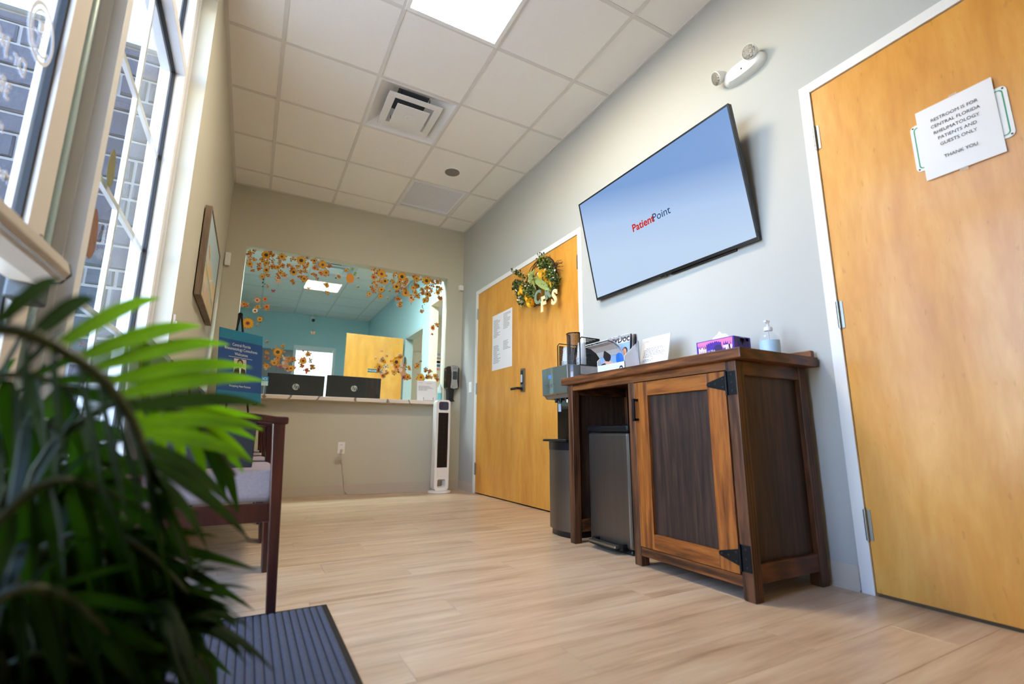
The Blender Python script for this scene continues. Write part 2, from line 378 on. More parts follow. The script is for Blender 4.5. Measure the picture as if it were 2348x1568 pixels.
# lever lock on the near leaf
m = MB(); m.box(LX-.022, LX, 1.245, 1.31, .965, 1.175); m.build('lock_body', M['steel'], d1, bevel=.008)
lk = MB().box(LX-.024, LX-.021, 1.257, 1.298, 1.03, 1.155).build('keypad', M['black_plastic'], d1, bevel=.004)
MB().box(LX-.0255, LX-.0235, 1.263, 1.292, 1.05, 1.118).build('keypad_glass', pm('keypad_glass', srgb(190, 205, 215), .15), lk)
m = MB(); m.cyl((LX-.02, 1.278, .995), (LX-.065, 1.278, .995), .011, n=12); m.box(LX-.075, LX-.056, 1.268, 1.395, .985, 1.006); m.build('lever', M['black_metal'], d1, bevel=.004)
d2 = thing('door_2', 'birch veneer restroom door in a white metal frame at the right edge', 'door', (XR, -1.83, 0), kind='structure')
metal_frame(d2, DN[0]+.002, DN[1]-.002, DZ-.002)
MB().box(LX, LX+.044, -2.295, -1.360, .012, 2.128).build('door_leaf', M['birch'], d2, bevel=.0015)
for z in (.252, 1.080, 1.897): hinge(d2, LX-.003, -1.357, z)
m = MB(); m.cyl((LX, -2.23, .99), (LX-.014, -2.23, .99), .034, n=20); m.cyl((LX-.01, -2.23, .99), (LX-.06, -2.23, .99), .01, n=10); m.box(LX-.068, LX-.05, -2.235, -2.12, .981, .999)
m.build('lever', M['steel'], d2, bevel=.003)
struct('wall_corridor', M['wall'], (WX+.02, WX+.04, YF, 2.6, 0, HC))

# ------------------------------------------------------------------ storefront window and glass entry door (left wall)
GX = -.455                                                     # glass plane
FX0, FX1 = -.506, -.404                                        # frame depth
win = thing('window_1', 'white aluminium storefront window with muntins beside the entry door', 'window', (FX1, -.25, 0), kind='structure')
wm = M['white_metal']
MB().box(FX0, FX1, .209, SY1, 0, SZ1).build('frame_jamb', wm, win, bevel=.0015)
MB().box(FX0, FX1, -.768, -.718, 0, SZ1).build('frame_mullion', wm, win, bevel=.0015)
MB().box(FX0, FX1, -.718, .209, 0, .10).build('frame_sill', wm, win, bevel=.0015)
MB().box(FX0, FX1, -.718, .209, 2.335, 2.385).build('transom_bar', wm, win, bevel=.0015)
MB().box(FX0, FX1, -.718, .209, SZ1-.05, SZ1).build('frame_head', wm, win, bevel=.0015)
def pane(parent, y0, y1, z0, z1, gx, mw=.012):
    g = MB().box(gx-.004, gx+.004, y0, y1, z0, z1).build('pane', M['glass'], parent)
    m = MB()
    for b in ((y0, y0+mw, z0, z1), (y1-mw, y1, z0, z1), (y0+mw, y1-mw, z0, z0+mw), (y0+mw, y1-mw, z1-mw, z1)): m.box(gx-.009, gx+.010, *b)
    m.build('gasket', M['black_rubber'], parent)
    return g
pane(win, -.718, .209, .10, 2.335, GX); pane(win, -.718, .209, 2.385, SZ1-.05, GX)
for y in (-.2545,): MB().box(GX-.022, GX-.006, y-.011, y+.011, .11, 2.325).build('muntin', wm, win)
for z in (.56, .985, 1.40, 1.868): MB().box(GX-.020, GX-.0055, -.708, .199, z-.011, z+.011).build('muntin', wm, win)
# drywall reveal edge trims
struct('trim_1', M['frame_white'], (FX1-.002, FX1+.012, SY1-.004, SY1, 0, SZ1))
# entry door
dr = thing('door_3', 'white aluminium glass entry door with a push bar', 'door', (-.45, -1.3, 0), kind='structure')
DX0, DX1 = -.497, -.450
y0, y1 = -1.79, -.867
MB().box(FX0, FX1, y0-.07, y0-.006, 0, 2.86).build('frame_jamb', wm, dr, bevel=.0015)
MB().box(FX0, FX1, y0-.006, -.768, 2.335, 2.385).build('transom_bar', wm, dr, bevel=.0015)
MB().box(FX0, FX1, y0-.006, -.768, SZ1-.05, SZ1).build('frame_head', wm, dr, bevel=.0015)
pane(dr, y0-.006, -.768, 2.385, SZ1-.05, GX)
MB().box(FX0, -.463, -.833, -.768, 0, 2.335).build('door_stop', pm('grey_aluminium', srgb(176, 172, 168), .4), dr)
MB().box(-.463, -.436, -.776, -.768, 0, 2.335).build('stop_ridge', wm, dr)
MB().cyl((-.456, -.851, .01), (-.456, -.851, 2.33), .0155, n=16).build('continuous_hinge', pm('hinge_aluminium', srgb(158, 180, 178), .35, metal=.1), dr, smooth=True)
MB().box(-.466, -.4615, -.836, -.829, 0, 2.335).build('gap_shade_strip', M['black_rubber'], dr)  # black strip added to paint the shade of the gap beside the door
stile = pm('door_aluminium', srgb(222, 214, 204), .38)
MB().box(DX0, DX1, -.963, y1, .012, 2.325).build('door_stile', stile, dr, bevel=.0015)
MB().box(DX0, DX1, y0, y0+.10, .012, 2.325).build('door_stile', stile, dr, bevel=.0015)
MB().box(DX0, DX1, y0+.10, -.963, .012, .26).build('bottom_rail', stile, dr, bevel=.0015)
MB().box(DX0, DX1, y0+.10, -.963, 2.225, 2.325).build('top_rail', stile, dr, bevel=.0015)
pane(dr, y0+.10, -.963, .26, 2.225, -.472, mw=.009)
m = MB(); m.lathe([(.0, 0), (.006, 0), (.006, .003), (.004, .006), (0, .007)], (DX1, -.893, 1.05), 12, axis='x'); m.build('screw', M['chrome'], dr, smooth=True)
# push bar
pb = MB(); pr_ = [(-.445, .905), (-.395, .900), (-.360, .910), (-.345, .932), (-.352, .958), (-.375, .972), (-.445, .978)]
pb.prism(pr_, lambda u, v, w: (u, w, v), y0+.02, -1.015); bar = pb.build('push_bar', pm('bar_aluminium', srgb(206, 196, 182), .35, metal=.15), dr, bevel=.003)
m = MB()
for z in (.918, .926): m.box(-.3545, -.3505, y0+.02, -1.02, z-.0015, z+.0015)
m.build('bar_groove', M['grey_plastic'], bar)
MB().prism([(u, v) for u, v in pr_], lambda u, v, w: (u, w, v), -1.015, -1.004).build('end_cap', M['black_plastic'], dr, bevel=.002)
MB().box(-.449, -.40, -1.02, -.93, .865, .99).build('bar_bracket', M['black_plastic'], dr, bevel=.006)
# vinyl lettering on the door glass, reads from outside
vin = pm('white_vinyl', srgb(228, 232, 240), .6)
G2 = -.4665
m = MB(); mk = lambda y_, z_: (lambda u, v, w: (G2, y_-u, z_+v))
for y_, z_, s_, tx in ((-1.075, 1.345, .052, 'Dr. Jae'), (-1.115, 1.262, .05, '386-'), (-1.11, 1.19, .03, 'Hours'), (-1.040, 1.107, .036, 'Mon-Fri')):
    m.text(tx, mk(y_, z_), s_, bold=.0006)
m.build('lettering', vin, dr)
m = MB(); cy_, cz_ = -1.046, 1.487
def ringz(mm, r0, r1, n=40, a0=0, a1=2*PI, oy=0, oz=0, fn=None):
    vs = []; 
    for i in range(n+1):
        a = a0+(a1-a0)*i/n
        vs += [(G2, cy_+oy+r0*math.cos(a), cz_+oz+r0*math.sin(a)), (G2, cy_+oy+r1*math.cos(a), cz_+oz+r1*math.sin(a))]
    mm.add(vs, [(2*i, 2*i+1, 2*i+3, 2*i+2) for i in range(n)])
ringz(m, .060, .070); ringz(m, .047, .053, a0=.6, a1=2*PI-.4); ringz(m, 0.0, .011, 16, oy=-.004, oz=.016)
for a, b, w in (((-.035, -.012), (.028, -.002), .004), ((-.008, .006), (-.004, -.05), .0035), ((.016, -.004), (.006, -.052), .0035), ((.0, .002), (.034, .034), .003), ((-.01, .0), (-.03, .03), .003)):
    ty, tz = b[0]-a[0], b[1]-a[1]; l = math.hypot(ty, tz); ny, nz = -tz/l*w/2, ty/l*w/2
    m.add([(G2, cy_+a[0]+ny, cz_+a[1]+nz), (G2, cy_+a[0]-ny, cz_+a[1]-nz), (G2, cy_+b[0]-ny, cz_+b[1]-nz), (G2, cy_+b[0]+ny, cz_+b[1]+nz)], [(0, 1, 2, 3)])
m.build('logo', vin, dr)

# outside: paved ground, stone wall across the walk
stone_m = pm('split_stone', srgb(60, 60, 66), .9, var=(9, .4), bump=(30, .8, .01))
struct('ground_outside', pm('concrete', srgb(178, 178, 174), .8, var=(3, .1)), (-12, WLX-.001, -8, 12, -.2, -.03))
OY = 1.5
ow = struct('wall_outside', pm('mortar', srgb(120, 119, 117), .9, bump=(60, .4, .004)), (-5.0, WLX-.002, OY, OY+.3, -.1, 3.30))
cache = {}; rr = random.Random(8); z = .55; row = 0
def stone(parent, x0, x1, z0, z1):
    k = (round(x1-x0, 2), round(z1-z0, 2), rr.randrange(3))
    if k not in cache:
        hy, hx, hz = .020, k[0]/2-.010, k[1]/2-.010; b = .010; j = lambda: rr.uniform(-.006, .006)
        C4 = ((-1, -1), (1, -1), (1, 1), (-1, 1))
        vs = [(s*hx, 0, t*hz) for s, t in C4]+[(s*hx+j()*.5, -hy+.010, t*hz+j()*.5) for s, t in C4]+[(s*(hx-b)+j(), -hy+j()*.6, t*(hz-b)+j()) for s, t in C4]
        me = D.meshes.new('stone_block'); me.from_pydata(vs, [], [(0, 1, 5, 4), (1, 2, 6, 5), (2, 3, 7, 6), (3, 0, 4, 7), (4, 5, 9, 8), (5, 6, 10, 9), (6, 7, 11, 10), (7, 4, 8, 11), (8, 9, 10, 11)]); me.materials.append(stone_m); cache[k] = me
    inst('stone_block', cache[k], parent, ((x0+x1)/2, OY+.001, (z0+z1)/2))
while z < 3.25:
    hh = (.14, .20, .12, .17)[row % 4]; hh = min(hh, 3.29-z); x = WLX-.004
    while x > -2.6:
        w = rr.choice((.16, .24, .30, .36)); stone(ow, x-w, x, z, z+hh); x -= w
    z += hh; row += 1
struct('trim_outside', pm('pale_stucco', srgb(150, 153, 152), .85), (-5.0, WLX-.002, OY-.05, OY+.3, 3.30, 4.6))


# ------------------------------------------------------------------ reception office behind the glass
OYB = 8.15
teal = M['wall_teal']
struct('floor_office', pm('office_floor', srgb(190, 168, 140), .4, var=(4, .08)), (XL-.2, 4.2, YB2, OYB+.2, -.1, 0))
struct('wall_office_left', teal, (XL-.15, XL, YB2, OYB, 0, HC+.1))
struct('wall_office_back', teal, (XL, XR+.1, OYB, OYB+.12, 0, 1.05), (XL, .70, OYB, OYB+.12, 1.05, HC+.1), (1.50, XR+.1, OYB, OYB+.12, 1.05, HC+.1), (.70, 1.50, OYB, OYB+.12, 2.38, HC+.1))
struct('wall_office_right', teal, (XR, XR+.11, YB2, 2.98, 0, HC+.1), (XR, XR+.11, 2.98, 3.945, 2.41, HC+.1), (XR, XR+.11, 3.945, 4.20, 0, HC+.1), (XR, XR+.11, 4.20, 5.18, 2.17, HC+.1), (XR, XR+.11, 5.18, OYB, 0, HC+.1))
struct('wall_office_front', teal, (XL, OX0, YB2, YB2+.006, 0, HC+.1), (OX1, XR, YB2, YB2+.006, 0, HC+.1), (OX0, OX1, YB2, YB2+.006, OZ1, HC+.1))
struct('wall_hall', M['cream'], (3.75, 3.85, 2.4, 6.2, 0, 2.9), (XR+.11, 3.75, 6.1, 6.2, 0, 2.9), (XR+.11, 3.75, 2.5, 2.6, 0, 2.9), (XR+.11, XR+.118, 3.945, 4.20, 0, 2.9))
struct('ceiling_hall', M['ceil_tile'], (XR+.11, 3.85, 2.4, 6.2, 2.85, 2.95))
oc = struct('ceiling_office', M['ceil_tile'], (XL, XR+.1, YB2, OYB+.1, HC+.16, HC+.26))
ceiling_grid(oc, XL, XR, YB2+.006, OYB, [.03+.6096*i for i in range(4)], [2.794+.6096*j for j in range(9)], [(.64, 1.25, 4.63, 5.23), (.64, 1.25, 2.9, 3.40)], M['ceil_tile'], M['grid'])
# doorway casings and the open birch door
cas = pm('casing_paint', srgb(178, 200, 200), .45)
dw = thing('door_4', 'open birch office door seen through the reception glass', 'door', (XR, 5.13, 0), kind='structure')
for b in ((4.20, 4.245, 0, 2.17), (5.135, 5.18, 0, 2.17), (4.245, 5.135, 2.125, 2.17)): MB().box(XR-.012, XR+.12, *b).build('casing', cas, dw, bevel=.002)
MB().box(1.225, 2.105, 5.08, 5.124, .012, 2.118).build('door_leaf', M['birch'], dw, bevel=.0015)
MB().box(1.568, 1.80, 5.076, 5.080, 1.538, 1.592).build('door_plate', pm('teal_plate', srgb(40, 92, 96), .4), dw)
m = MB(); m.text('EMPLOYEES ONLY', lambda u, v, w: (1.684+u, 5.0755, 1.553+v), .029, align='CENTER'); m.build('plate_lettering', M['white_plastic'], dw)
m = MB(); m.cyl((2.118, 5.07, 1.70), (2.118, 5.07, 1.82), .009, n=10); m.box(2.106, 2.16, 5.085, 5.12, 1.70, 1.82); m.build('hinge', M['steel'], dw)
for b in ((2.98, 3.02, 0, 2.41), (3.905, 3.945, 0, 2.41), (3.02, 3.905, 2.37, 2.41)): pass
op = thing('trim_2', 'cream lining of the tall hall opening behind the glass', 'trim', (XR, 3.46, 0), kind='structure')
for b in ((2.98, 2.992, 0, 2.41), (3.933, 3.945, 0, 2.41), (2.992, 3.933, 2.398, 2.41)): MB().box(XR-.004, XR+.115, *b).build('opening_lining', M['cream'], op)
# hall door panel seams and a lit hall window
hw = thing('window_3', 'bright daylit hall window seen through the far doorway', 'window', (3.75, 5.3, 1), kind='structure')
MB().box(3.735, 3.75, 4.86, 5.72, .9, 2.2).build('window_frame', M['frame_white'], hw)
MB().box(3.728, 3.736, 4.92, 5.66, .96, 2.14).build('pane', emis('daylight_pane', (.82, .92, 1), 2.2), hw)
dp = thing('door_5', 'cream panelled hall door seen through the far doorway', 'door', (3.75, 6.09, 0), kind='structure')
MB().box(2.5, 3.35, 6.07, 6.099, .01, 2.1).build('door_leaf', M['cream'], dp, bevel=.003)
MB().box(2.44, 2.5, 6.06, 6.099, 0, 2.16).build('casing', M['cream'], dp); MB().box(3.35, 3.41, 6.06, 6.099, 0, 2.16).build('casing', M['cream'], dp)
# office window with blinds
ow2 = thing('window_4', 'office window with white horizontal blinds in the teal back wall', 'window', (1.1, OYB, 1.05), kind='structure')
for b in ((.69, .745, 1.05, 2.39), (1.455, 1.51, 1.05, 2.39), (.745, 1.455, 2.335, 2.39), (.745, 1.455, 1.05, 1.10)): MB().box(b[0], b[1], OYB-.02, OYB+.1, b[2], b[3]).build('window_frame', M['frame_white'], ow2, bevel=.002)
MB().box(.745, 1.455, OYB+.085, OYB+.093, 1.1, 2.335).build('pane', emis('sky_behind_blinds', (.78, .90, 1.0), 4.5), ow2)
sm = MB(); sm.add([(-.35, -.012, -.008), (.35, -.012, -.008), (.35, .012, .008), (-.35, .012, .008), (-.35, -.012, -.0065), (.35, -.012, -.0065), (.35, .012, .0095), (-.35, .012, .0095)], [(0, 1, 2, 3), (4, 7, 6, 5), (0, 4, 5, 1), (2, 6, 7, 3)])
me = D.meshes.new('blind_slat'); me.from_pydata(sm.v, [], sm.f); me.materials.append(pm('blind_white', srgb(226, 240, 246), .5, emit=None))
for i in range(48): inst('blind_slat', me, ow2, (0, .03, .065+i*.025))
MB().box(.75, 1.45, OYB+.0, OYB+.05, 2.285, 2.335).build('blind_headrail', M['frame_white'], ow2)
MB().cyl((.83, OYB-.005, 1.3), (.83, OYB-.005, 2.3), .004, n=6).build('blind_wand', M['frame_white'], ow2)
# reception glass
rg = thing('window_2', 'clear reception glass above the marble counter', 'window', (.9, 2.82, .955), kind='structure')
MB().box(OX0, OX1, 2.816, 2.824, .956, OZ1).build('pane', M['glass'], rg)

# ------------------------------------------------------------------ ceiling fixtures
def panel(name, label, cx, cy, s, strength, col=PANEL_COL, group='recessed square light panels', z=HC):
    t = thing(name, label, 'light', (cx, cy, z), group=group)
    m = MB(); a, b = s/2-.004, s/2-.030
    for q in ((-a, a, -a, -b), (-a, a, b, a), (-a, -b, -b, b), (b, a, -b, b)): m.box(cx+q[0], cx+q[1], cy+q[2], cy+q[3], z-.004, z+.03)
    m.build('light_frame', M['white_plastic'], t, bevel=.001)
    MB().box(cx-b, cx+b, cy-b, cy+b, z+.004, z+.012).build('diffuser', emis('panel_glow', col, strength), t)
    return t
panel('ceiling_light', 'bright square ceiling light panel above the middle of the waiting room', 1.5*T, -.5*T, T, LIGHT_MAIN)
panel('ceiling_light', 'square ceiling light panel over the reception office desk', .9448, 3.12, T-.03, LIGHT_OFFICE, (.84, .96, 1.0))
panel('ceiling_light', 'square ceiling light panel in the cream side hall', 3.0, 4.3, T, LIGHT_HALL, (1, .88, .70), z=2.85)
def diffuser(name, label, cx, cy, z=HC):
    t = thing(name, label, 'air vent', (cx, cy, z), group='square ceiling air diffusers')
    s = T/2-.004; m = MB()
    # flared pan
    P = [(s, 0), (s-.018, 0), (s-.03, .012), (.17, .075), (.125, .11)]
    vs = []
    for r, dz in P: vs += [(cx-r, cy-r, z-.003+dz), (cx+r, cy-r, z-.003+dz), (cx+r, cy+r, z-.003+dz), (cx-r, cy+r, z-.003+dz)]
    m.add(vs, [(i*4+j, i*4+(j+1) % 4, (i+1)*4+(j+1) % 4, (i+1)*4+j) for i in range(len(P)-1) for j in range(4)])
    m.build('pan', M['white_metal'], t)
    MB().box(cx-.12, cx+.12, cy-.12, cy+.12, z+.10, z+.11).build('duct_throat', pm('duct_dark', srgb(60, 66, 74), .7), t)
    m = MB(); a, b = .205, .150
    for q in ((-a, a, -a, -b), (-a, a, b, a), (-a, -b, -b, b), (b, a, -b, b)): m.box(cx+q[0], cx+q[1], cy+q[2], cy+q[3], z-.008, z-.002)
    m.build('middle_cone', M['white_metal'], t, bevel=.003)
    m = MB(); m.box(cx-.126, cx+.126, cy-.126, cy+.126, z-.030, z-.024); m.lathe([(.0, -.036), (.014, -.036), (.016, -.0325), (.045, -.0322), (.05, -.030)], (cx, cy, z), 24)
    m.build('centre_plate', M['white_metal'], t, bevel=.003)
    for sx in (-1, 1):
        for sy in (-1, 1): MB().cyl((cx+sx*.11, cy+sy*.15, z-.002), (cx+sx*.11, cy+sy*.16, z+.06), .003, n=6).build('bracket', M['black_metal'], t)
    return t
diffuser('air_diffuser', 'square white stepped ceiling diffuser in the waiting room ceiling', 1.5*T, 1.5*T)
diffuser('air_diffuser', 'square ceiling diffuser seen through the reception glass', .9448, 4.928)
t = thing('return_grille', 'white louvred return air grille in the ceiling near the back wall', 'air vent', (2.5*T, 3.5*T, HC))
cx, cy = 2.5*T, 3.5*T; s = T/2-.004; b = .272; m = MB()
for q in ((-s, s, -s, -b), (-s, s, b, s), (-s, -b, -b, b), (b, s, -b, b)): m.box(cx+q[0], cx+q[1], cy+q[2], cy+q[3], HC-.004, HC+.012)
m.build('grille_frame', M['white_metal'], t)
MB().box(cx-b, cx+b, cy-b, cy+b, HC+.035, HC+.04).build('backing', pm('grille_dark', srgb(70, 66, 60), .8), t)
sm = MB(); sm.add([(-b, .0035, .0), (b, .0035, .0), (b, -.0035, .0045), (-b, -.0035, .0045), (-b, .0035, .0012), (b, .0035, .0012), (b, -.0035, .0057), (-b, -.0035, .0057)], [(0, 1, 2, 3), (4, 7, 6, 5), (0, 4, 5, 1), (2, 6, 7, 3)])
me = D.meshes.new('louvre'); me.from_pydata(sm.v, [], sm.f); me.materials.append(M['white_metal'])
for i in range(27): inst('louvre', me, t, (0, -b+.012+i*(2*b-.02)/26.5, -.001))
t = thing('ceiling_speaker', 'round grey ceiling speaker between the vents', 'speaker', (1.516, 1.53, HC))
m = MB(); m.lathe([(.076, 0.005), (.080, -.004), (.074, -.006), (.070, -.003)], (1.516, 1.53, HC), 36); m.build('speaker_rim', M['ceil_tile'], t, smooth=True)
m = MB(); m.lathe([(.0, -.006), (.04, -.0055), (.0705, -.003), (.0705, .004)], (1.516, 1.53, HC), 36); m.build('speaker_mesh', pm('speaker_grey', srgb(120, 112, 106), .6, bump=(900, .4, .001)), t, smooth=True)
# office security camera
t = thing('security_camera', 'small white security camera hanging from the office ceiling', 'camera', (.985, 7.95, HC))
MB().cyl((.985, 7.95, HC), (.985, 7.95, HC-.10), .007, n=8).build('stem', M['white_plastic'], t)
m = MB(); m.cyl((.985, 8.0, HC-.10), (.995, 7.89, HC-.16), .042, .045, n=20); m.build('housing', M['white_plastic'], t, bevel=.006)
MB().cyl((.995, 7.89, HC-.16), (.996, 7.886, HC-.162), .036, n=20).build('lens', M['black_plastic'], t)

# ------------------------------------------------------------------ rustic cabinet
pine = dict(rough=.42, knots=.75, bump=.25, ring=.30, coat=.08, spec=.35)
M['pine_v'] = wood('stained_pine_upright', srgb(38, 22, 13), srgb(70, 43, 26), srgb(106, 68, 42), (7, 7, .55), 6.5, **pine)  # darker leg stain, lowered partly to paint in shade on the near side
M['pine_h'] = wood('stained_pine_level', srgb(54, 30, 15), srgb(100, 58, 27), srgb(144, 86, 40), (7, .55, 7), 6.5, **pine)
M['pine_x'] = wood('stained_pine_shaded_side', srgb(42, 25, 15), srgb(72, 43, 24), srgb(104, 64, 34), (.55, 7, 7), 6.5, **pine)  # side boards: stain darkened to paint in shade away from the ceiling panel
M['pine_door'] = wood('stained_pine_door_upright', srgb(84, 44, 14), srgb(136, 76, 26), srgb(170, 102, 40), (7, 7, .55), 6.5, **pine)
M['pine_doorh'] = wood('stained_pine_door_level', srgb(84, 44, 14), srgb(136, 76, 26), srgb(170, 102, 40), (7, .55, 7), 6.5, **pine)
M['pine_panel'] = wood('dark_stained_panel', srgb(34, 24, 20), srgb(54, 39, 32), srgb(80, 58, 45), (6, 6, .35), 7.0, rough=.45, bump=.1, spec=.35)
CX0, CX1, CY0, CY1 = 1.675, 2.135, -1.207, -.085
cab = thing('cabinet', 'dark stained rustic wooden cabinet with one panel door and an open bay', 'cabinet', (1.9, -.65, 0))
MB().box(1.642, 2.150, -1.254, -.062, .873, .914).build('top_board', M['pine_h'], cab, bevel=.004)
MB().box(1.6425, 2.1495, -1.2552, -1.2535, .8735, .9135).build('edge_band', M['pine_x'], cab)
MB().box(2.118, 2.146, -1.247, -.068, .914, .945).build('top_ledge', M['pine_h'], cab, bevel=.006)
for y0_, y1_ in ((CY0, CY0+.048), (CY1-.045, CY1)):
    MB().box(CX0, CX0+.048, y0_, y1_, 0, .873).build('leg', M['pine_v'], cab, bevel=.003)
    MB().box(CX1-.05, CX1, y0_, y1_, 0, .873).build('leg', M['pine_v'], cab, bevel=.003)
MB().box(CX0, CX0+.048, -.642, -.598, 0, .838).build('leg', M['pine_v'], cab, bevel=.003)
MB().box(CX1-.05, CX1, -.642, -.598, 0, .838).build('leg', M['pine_v'], cab, bevel=.003)
MB().box(CX0+.002, CX0+.044, CY0+.048, CY1-.045, .838, .873).build('front_apron', M['pine_h'], cab, bevel=.002)
MB().box(CX0+.002, CX0+.040, CY0+.048, -.642, .045, .084).build('bottom_rail', M['pine_h'], cab, bevel=.002)
for yy in (CY0, CY1-.045):
    MB().box(CX0+.048, CX1-.05, yy+.004, yy+.040, .818, .873).build('side_rail', M['pine_x'], cab, bevel=.002)
    MB().box(CX0+.048, CX1-.05, yy+.004, yy+.040, .058, .125).build('side_rail', M['pine_x'], cab, bevel=.002)
    MB().box(CX0+.048, CX1-.05, yy+.022, yy+.032, .125, .818).build('side_panel', M['pine_panel'], cab)
MB().box(CX0+.048, CX1-.05, -.632, -.612, .06, .838).build('divider_panel', M['pine_panel'], cab)
MB().box(CX1-.02, CX1-.010, CY0+.048, CY1-.045, .06, .873).build('back_panel', M['pine_panel'], cab)
MB().box(CX0+.044, CX1-.02, CY0+.048, -.642, .05, .068).build('floor_board', M['pine_h'], cab)
# panel door
dy0, dy1, dz0, dz1, sw = -1.156, -.645, .087, .834, .086
cd = MB().box(CX0+.012, CX0+.022, dy0+.07, dy1-.07, dz0+.05, dz1-.05).build('door', M['pine_panel'], cab)
for a, b in ((dy0, dy0+sw), (dy1-sw, dy1)): MB().box(CX0-.004, CX0+.026, a, b, dz0, dz1).build('door_stile', M['pine_door'], cd, bevel=.002)
for a, b in ((dz0, dz0+.065), (dz1-.065, dz1)): MB().box(CX0-.004, CX0+.026, dy0+sw, dy1-sw, a, b).build('door_rail', M['pine_doorh'], cd, bevel=.002)
m = MB(); hx = CX0-.004; m.box(hx-.030, hx-.020, -.671, -.660, .652, .756); m.box(hx-.030, hx, -.671, -.660, .652, .664); m.box(hx-.030, hx, -.671, -.660, .744, .756)
m.build('door_handle', M['black_metal'], cd, bevel=.0015)
for zc in (.786, .146):
    m = MB(); hx = CX0-.004
    m.prism([(-1.160, zc+.042), (-1.160, zc-.042), (-1.165, zc-.045), (-1.203, zc-.045), (-1.203, zc+.045), (-1.165, zc+.045)], lambda u, v, w: (w, u, v), hx-.001, hx-.004+.004-.004)
    hp = MB().prism([(-1.168, zc+.046), (-1.168, zc-.046), (-1.204, zc-.046), (-1.204, zc+.046)], lambda u, v, w: (w, u, v), CX0-.0035, CX0).build('strap_hinge', M['black_metal'], cd, bevel=.0008)
    m = MB(); m.prism([(-1.160, zc+.030), (-1.160, zc-.030), (-1.078, zc-.009), (-1.072, zc-.004), (-1.072, zc+.004), (-1.078, zc+.009)], lambda u, v, w: (w, u, v), CX0-.0080, CX0-.0042)
    m.build('strap', M['black_metal'], hp, bevel=.0008)
    MB().cyl((CX0-.006, -1.163, zc-.047), (CX0-.006, -1.163, zc+.047), .0052, n=10).build('knuckle', M['black_metal'], hp, smooth=True)
    m = MB()
    for yy, zz, xx in ((-1.186, zc+.032, CX0-.0035), (-1.186, zc, CX0-.0035), (-1.186, zc-.032, CX0-.0035), (-1.148, zc+.016, CX0-.008), (-1.148, zc-.016, CX0-.008), (-1.115, zc, CX0-.008), (-1.085, zc, CX0-.008)):
        m.lathe([(0, -.0016), (.003, -.0012), (.0042, 0)], (xx, yy, zz), 10, axis='x')
    tag(m.build('screw_heads', M['black_plastic'], hp, smooth=True), kind='stuff')

# ------------------------------------------------------------------ step bin in the open bay
st_dark = pm('dark_brushed_steel', srgb(112, 104, 94), .36, metal=.85, var=(1.2, .12, (60, 60, .6)))
tb = thing('step_bin', 'tall dark stainless step bin standing in the open bay of the cabinet', 'trash can', (1.9, -.32, 0))
MB().box(1.762, 2.03, -.488, -.150, .022, .600).build('body', st_dark, tb, bevel=.016, seg=3)
MB().box(1.764, 2.028, -.486, -.152, .0, .024).build('base', M['black_plastic'], tb, bevel=.01)
MB().box(1.760, 2.032, -.490, -.148, .602, .640).build('lid', M['black_plastic'], tb, bevel=.012, seg=3)
m = MB(); m.box(1.700, 1.735, -.432, -.215, .030, .044); m.build('pedal', M['steel'], tb, bevel=.004)
m = MB(); m.box(1.733, 1.775, -.45, -.425, .02, .05); m.box(1.733, 1.775, -.235, -.205, .02, .05); m.box(1.702, 1.762, -.425, -.222, .024, .031); m.build('pedal_arm', M['black_plastic'], tb)

# ------------------------------------------------------------------ water dispenser past the cabinet
wd = thing('water_dispenser', 'black and steel bottleless water dispenser beyond the cabinet', 'water dispenser', (1.88, .1, 0))
Y0, Y1 = -.047, .243
def dprof(x0, bul, y0=Y0, y1=Y1, n=8):
    pts = [(x0-bul*math.sin(PI*i/n), y0+(y1-y0)*i/n) for i in range(n+1)]; return pts+[(2.06, y1), (2.06, y0)]
m = MB(); m.prism(dprof(1.735, .028, Y0+.02, Y1-.03), lambda u, v, w: (u, v, w), .035, .497); m.build('lower_body', st_dark, wd, smooth=True)
m = MB(); m.prism(dprof(1.745, .022, Y0+.03, Y1-.04), lambda u, v, w: (u, v, w), .0, .036); m.build('plinth', M['black_plastic'], wd)
m = MB(); m.prism(dprof(1.733, .028, Y0+.018, Y1-.028), lambda u, v, w: (u, v, w), .497, .548); m.build('black_band', M['black_plastic'], wd, smooth=True)
m = MB(); m.box(1.690, 1.80, Y0+.012, Y1-.02, .548, .560); m.build('drip_tray', M['black_plastic'], wd, bevel=.004)
MB().box(1.694, 1.78, Y0+.02, Y1-.03, .560, .563).build('drip_grid', M['steel'], wd)
MB().box(1.800, 2.06, Y0+.015, Y1-.025, .560, .83).build('back_column', pm('gloss_black', srgb(8, 8, 9), .12, coat=.5), wd, bevel=.006)
hd = MB(); 
prof = [(1.705, .865), (1.700, 1.004), (1.712, 1.010), (2.06, 1.010), (2.06, .812), (1.735, .812), (1.716, .835)]
hd.prism(prof, lambda u, v, w: (u, w, v), Y0, Y1); head = hd.build('head', pm('dispenser_grey', srgb(120, 120, 116), .3, metal=.5), wd, bevel=.004)
m = MB(); k = 10
for i in range(k):
    a0, a1 = Y0+.006+(Y1-Y0-.012)*i/k, Y0+.006+(Y1-Y0-.012)*(i+1)/k; b0 = .012*math.sin(PI*i/k); b1 = .012*math.sin(PI*(i+1)/k)
    m.add([(1.7035-b0, a0, .838), (1.7035-b1, a1, .838), (1.699-b1, a1, 1.004), (1.699-b0, a0, 1.004)], [(0, 1, 2, 3)])
    m.add([(1.7035-b0, a0, .838), (1.7035-b1, a1, .838), (1.7055, a1, .834), (1.7055, a0, .834)], [(0, 1, 2, 3)]); m.add([(1.699-b0, a0, 1.004), (1.699-b1, a1, 1.004), (1.703, a1, 1.006), (1.703, a0, 1.006)], [(0, 1, 2, 3)])
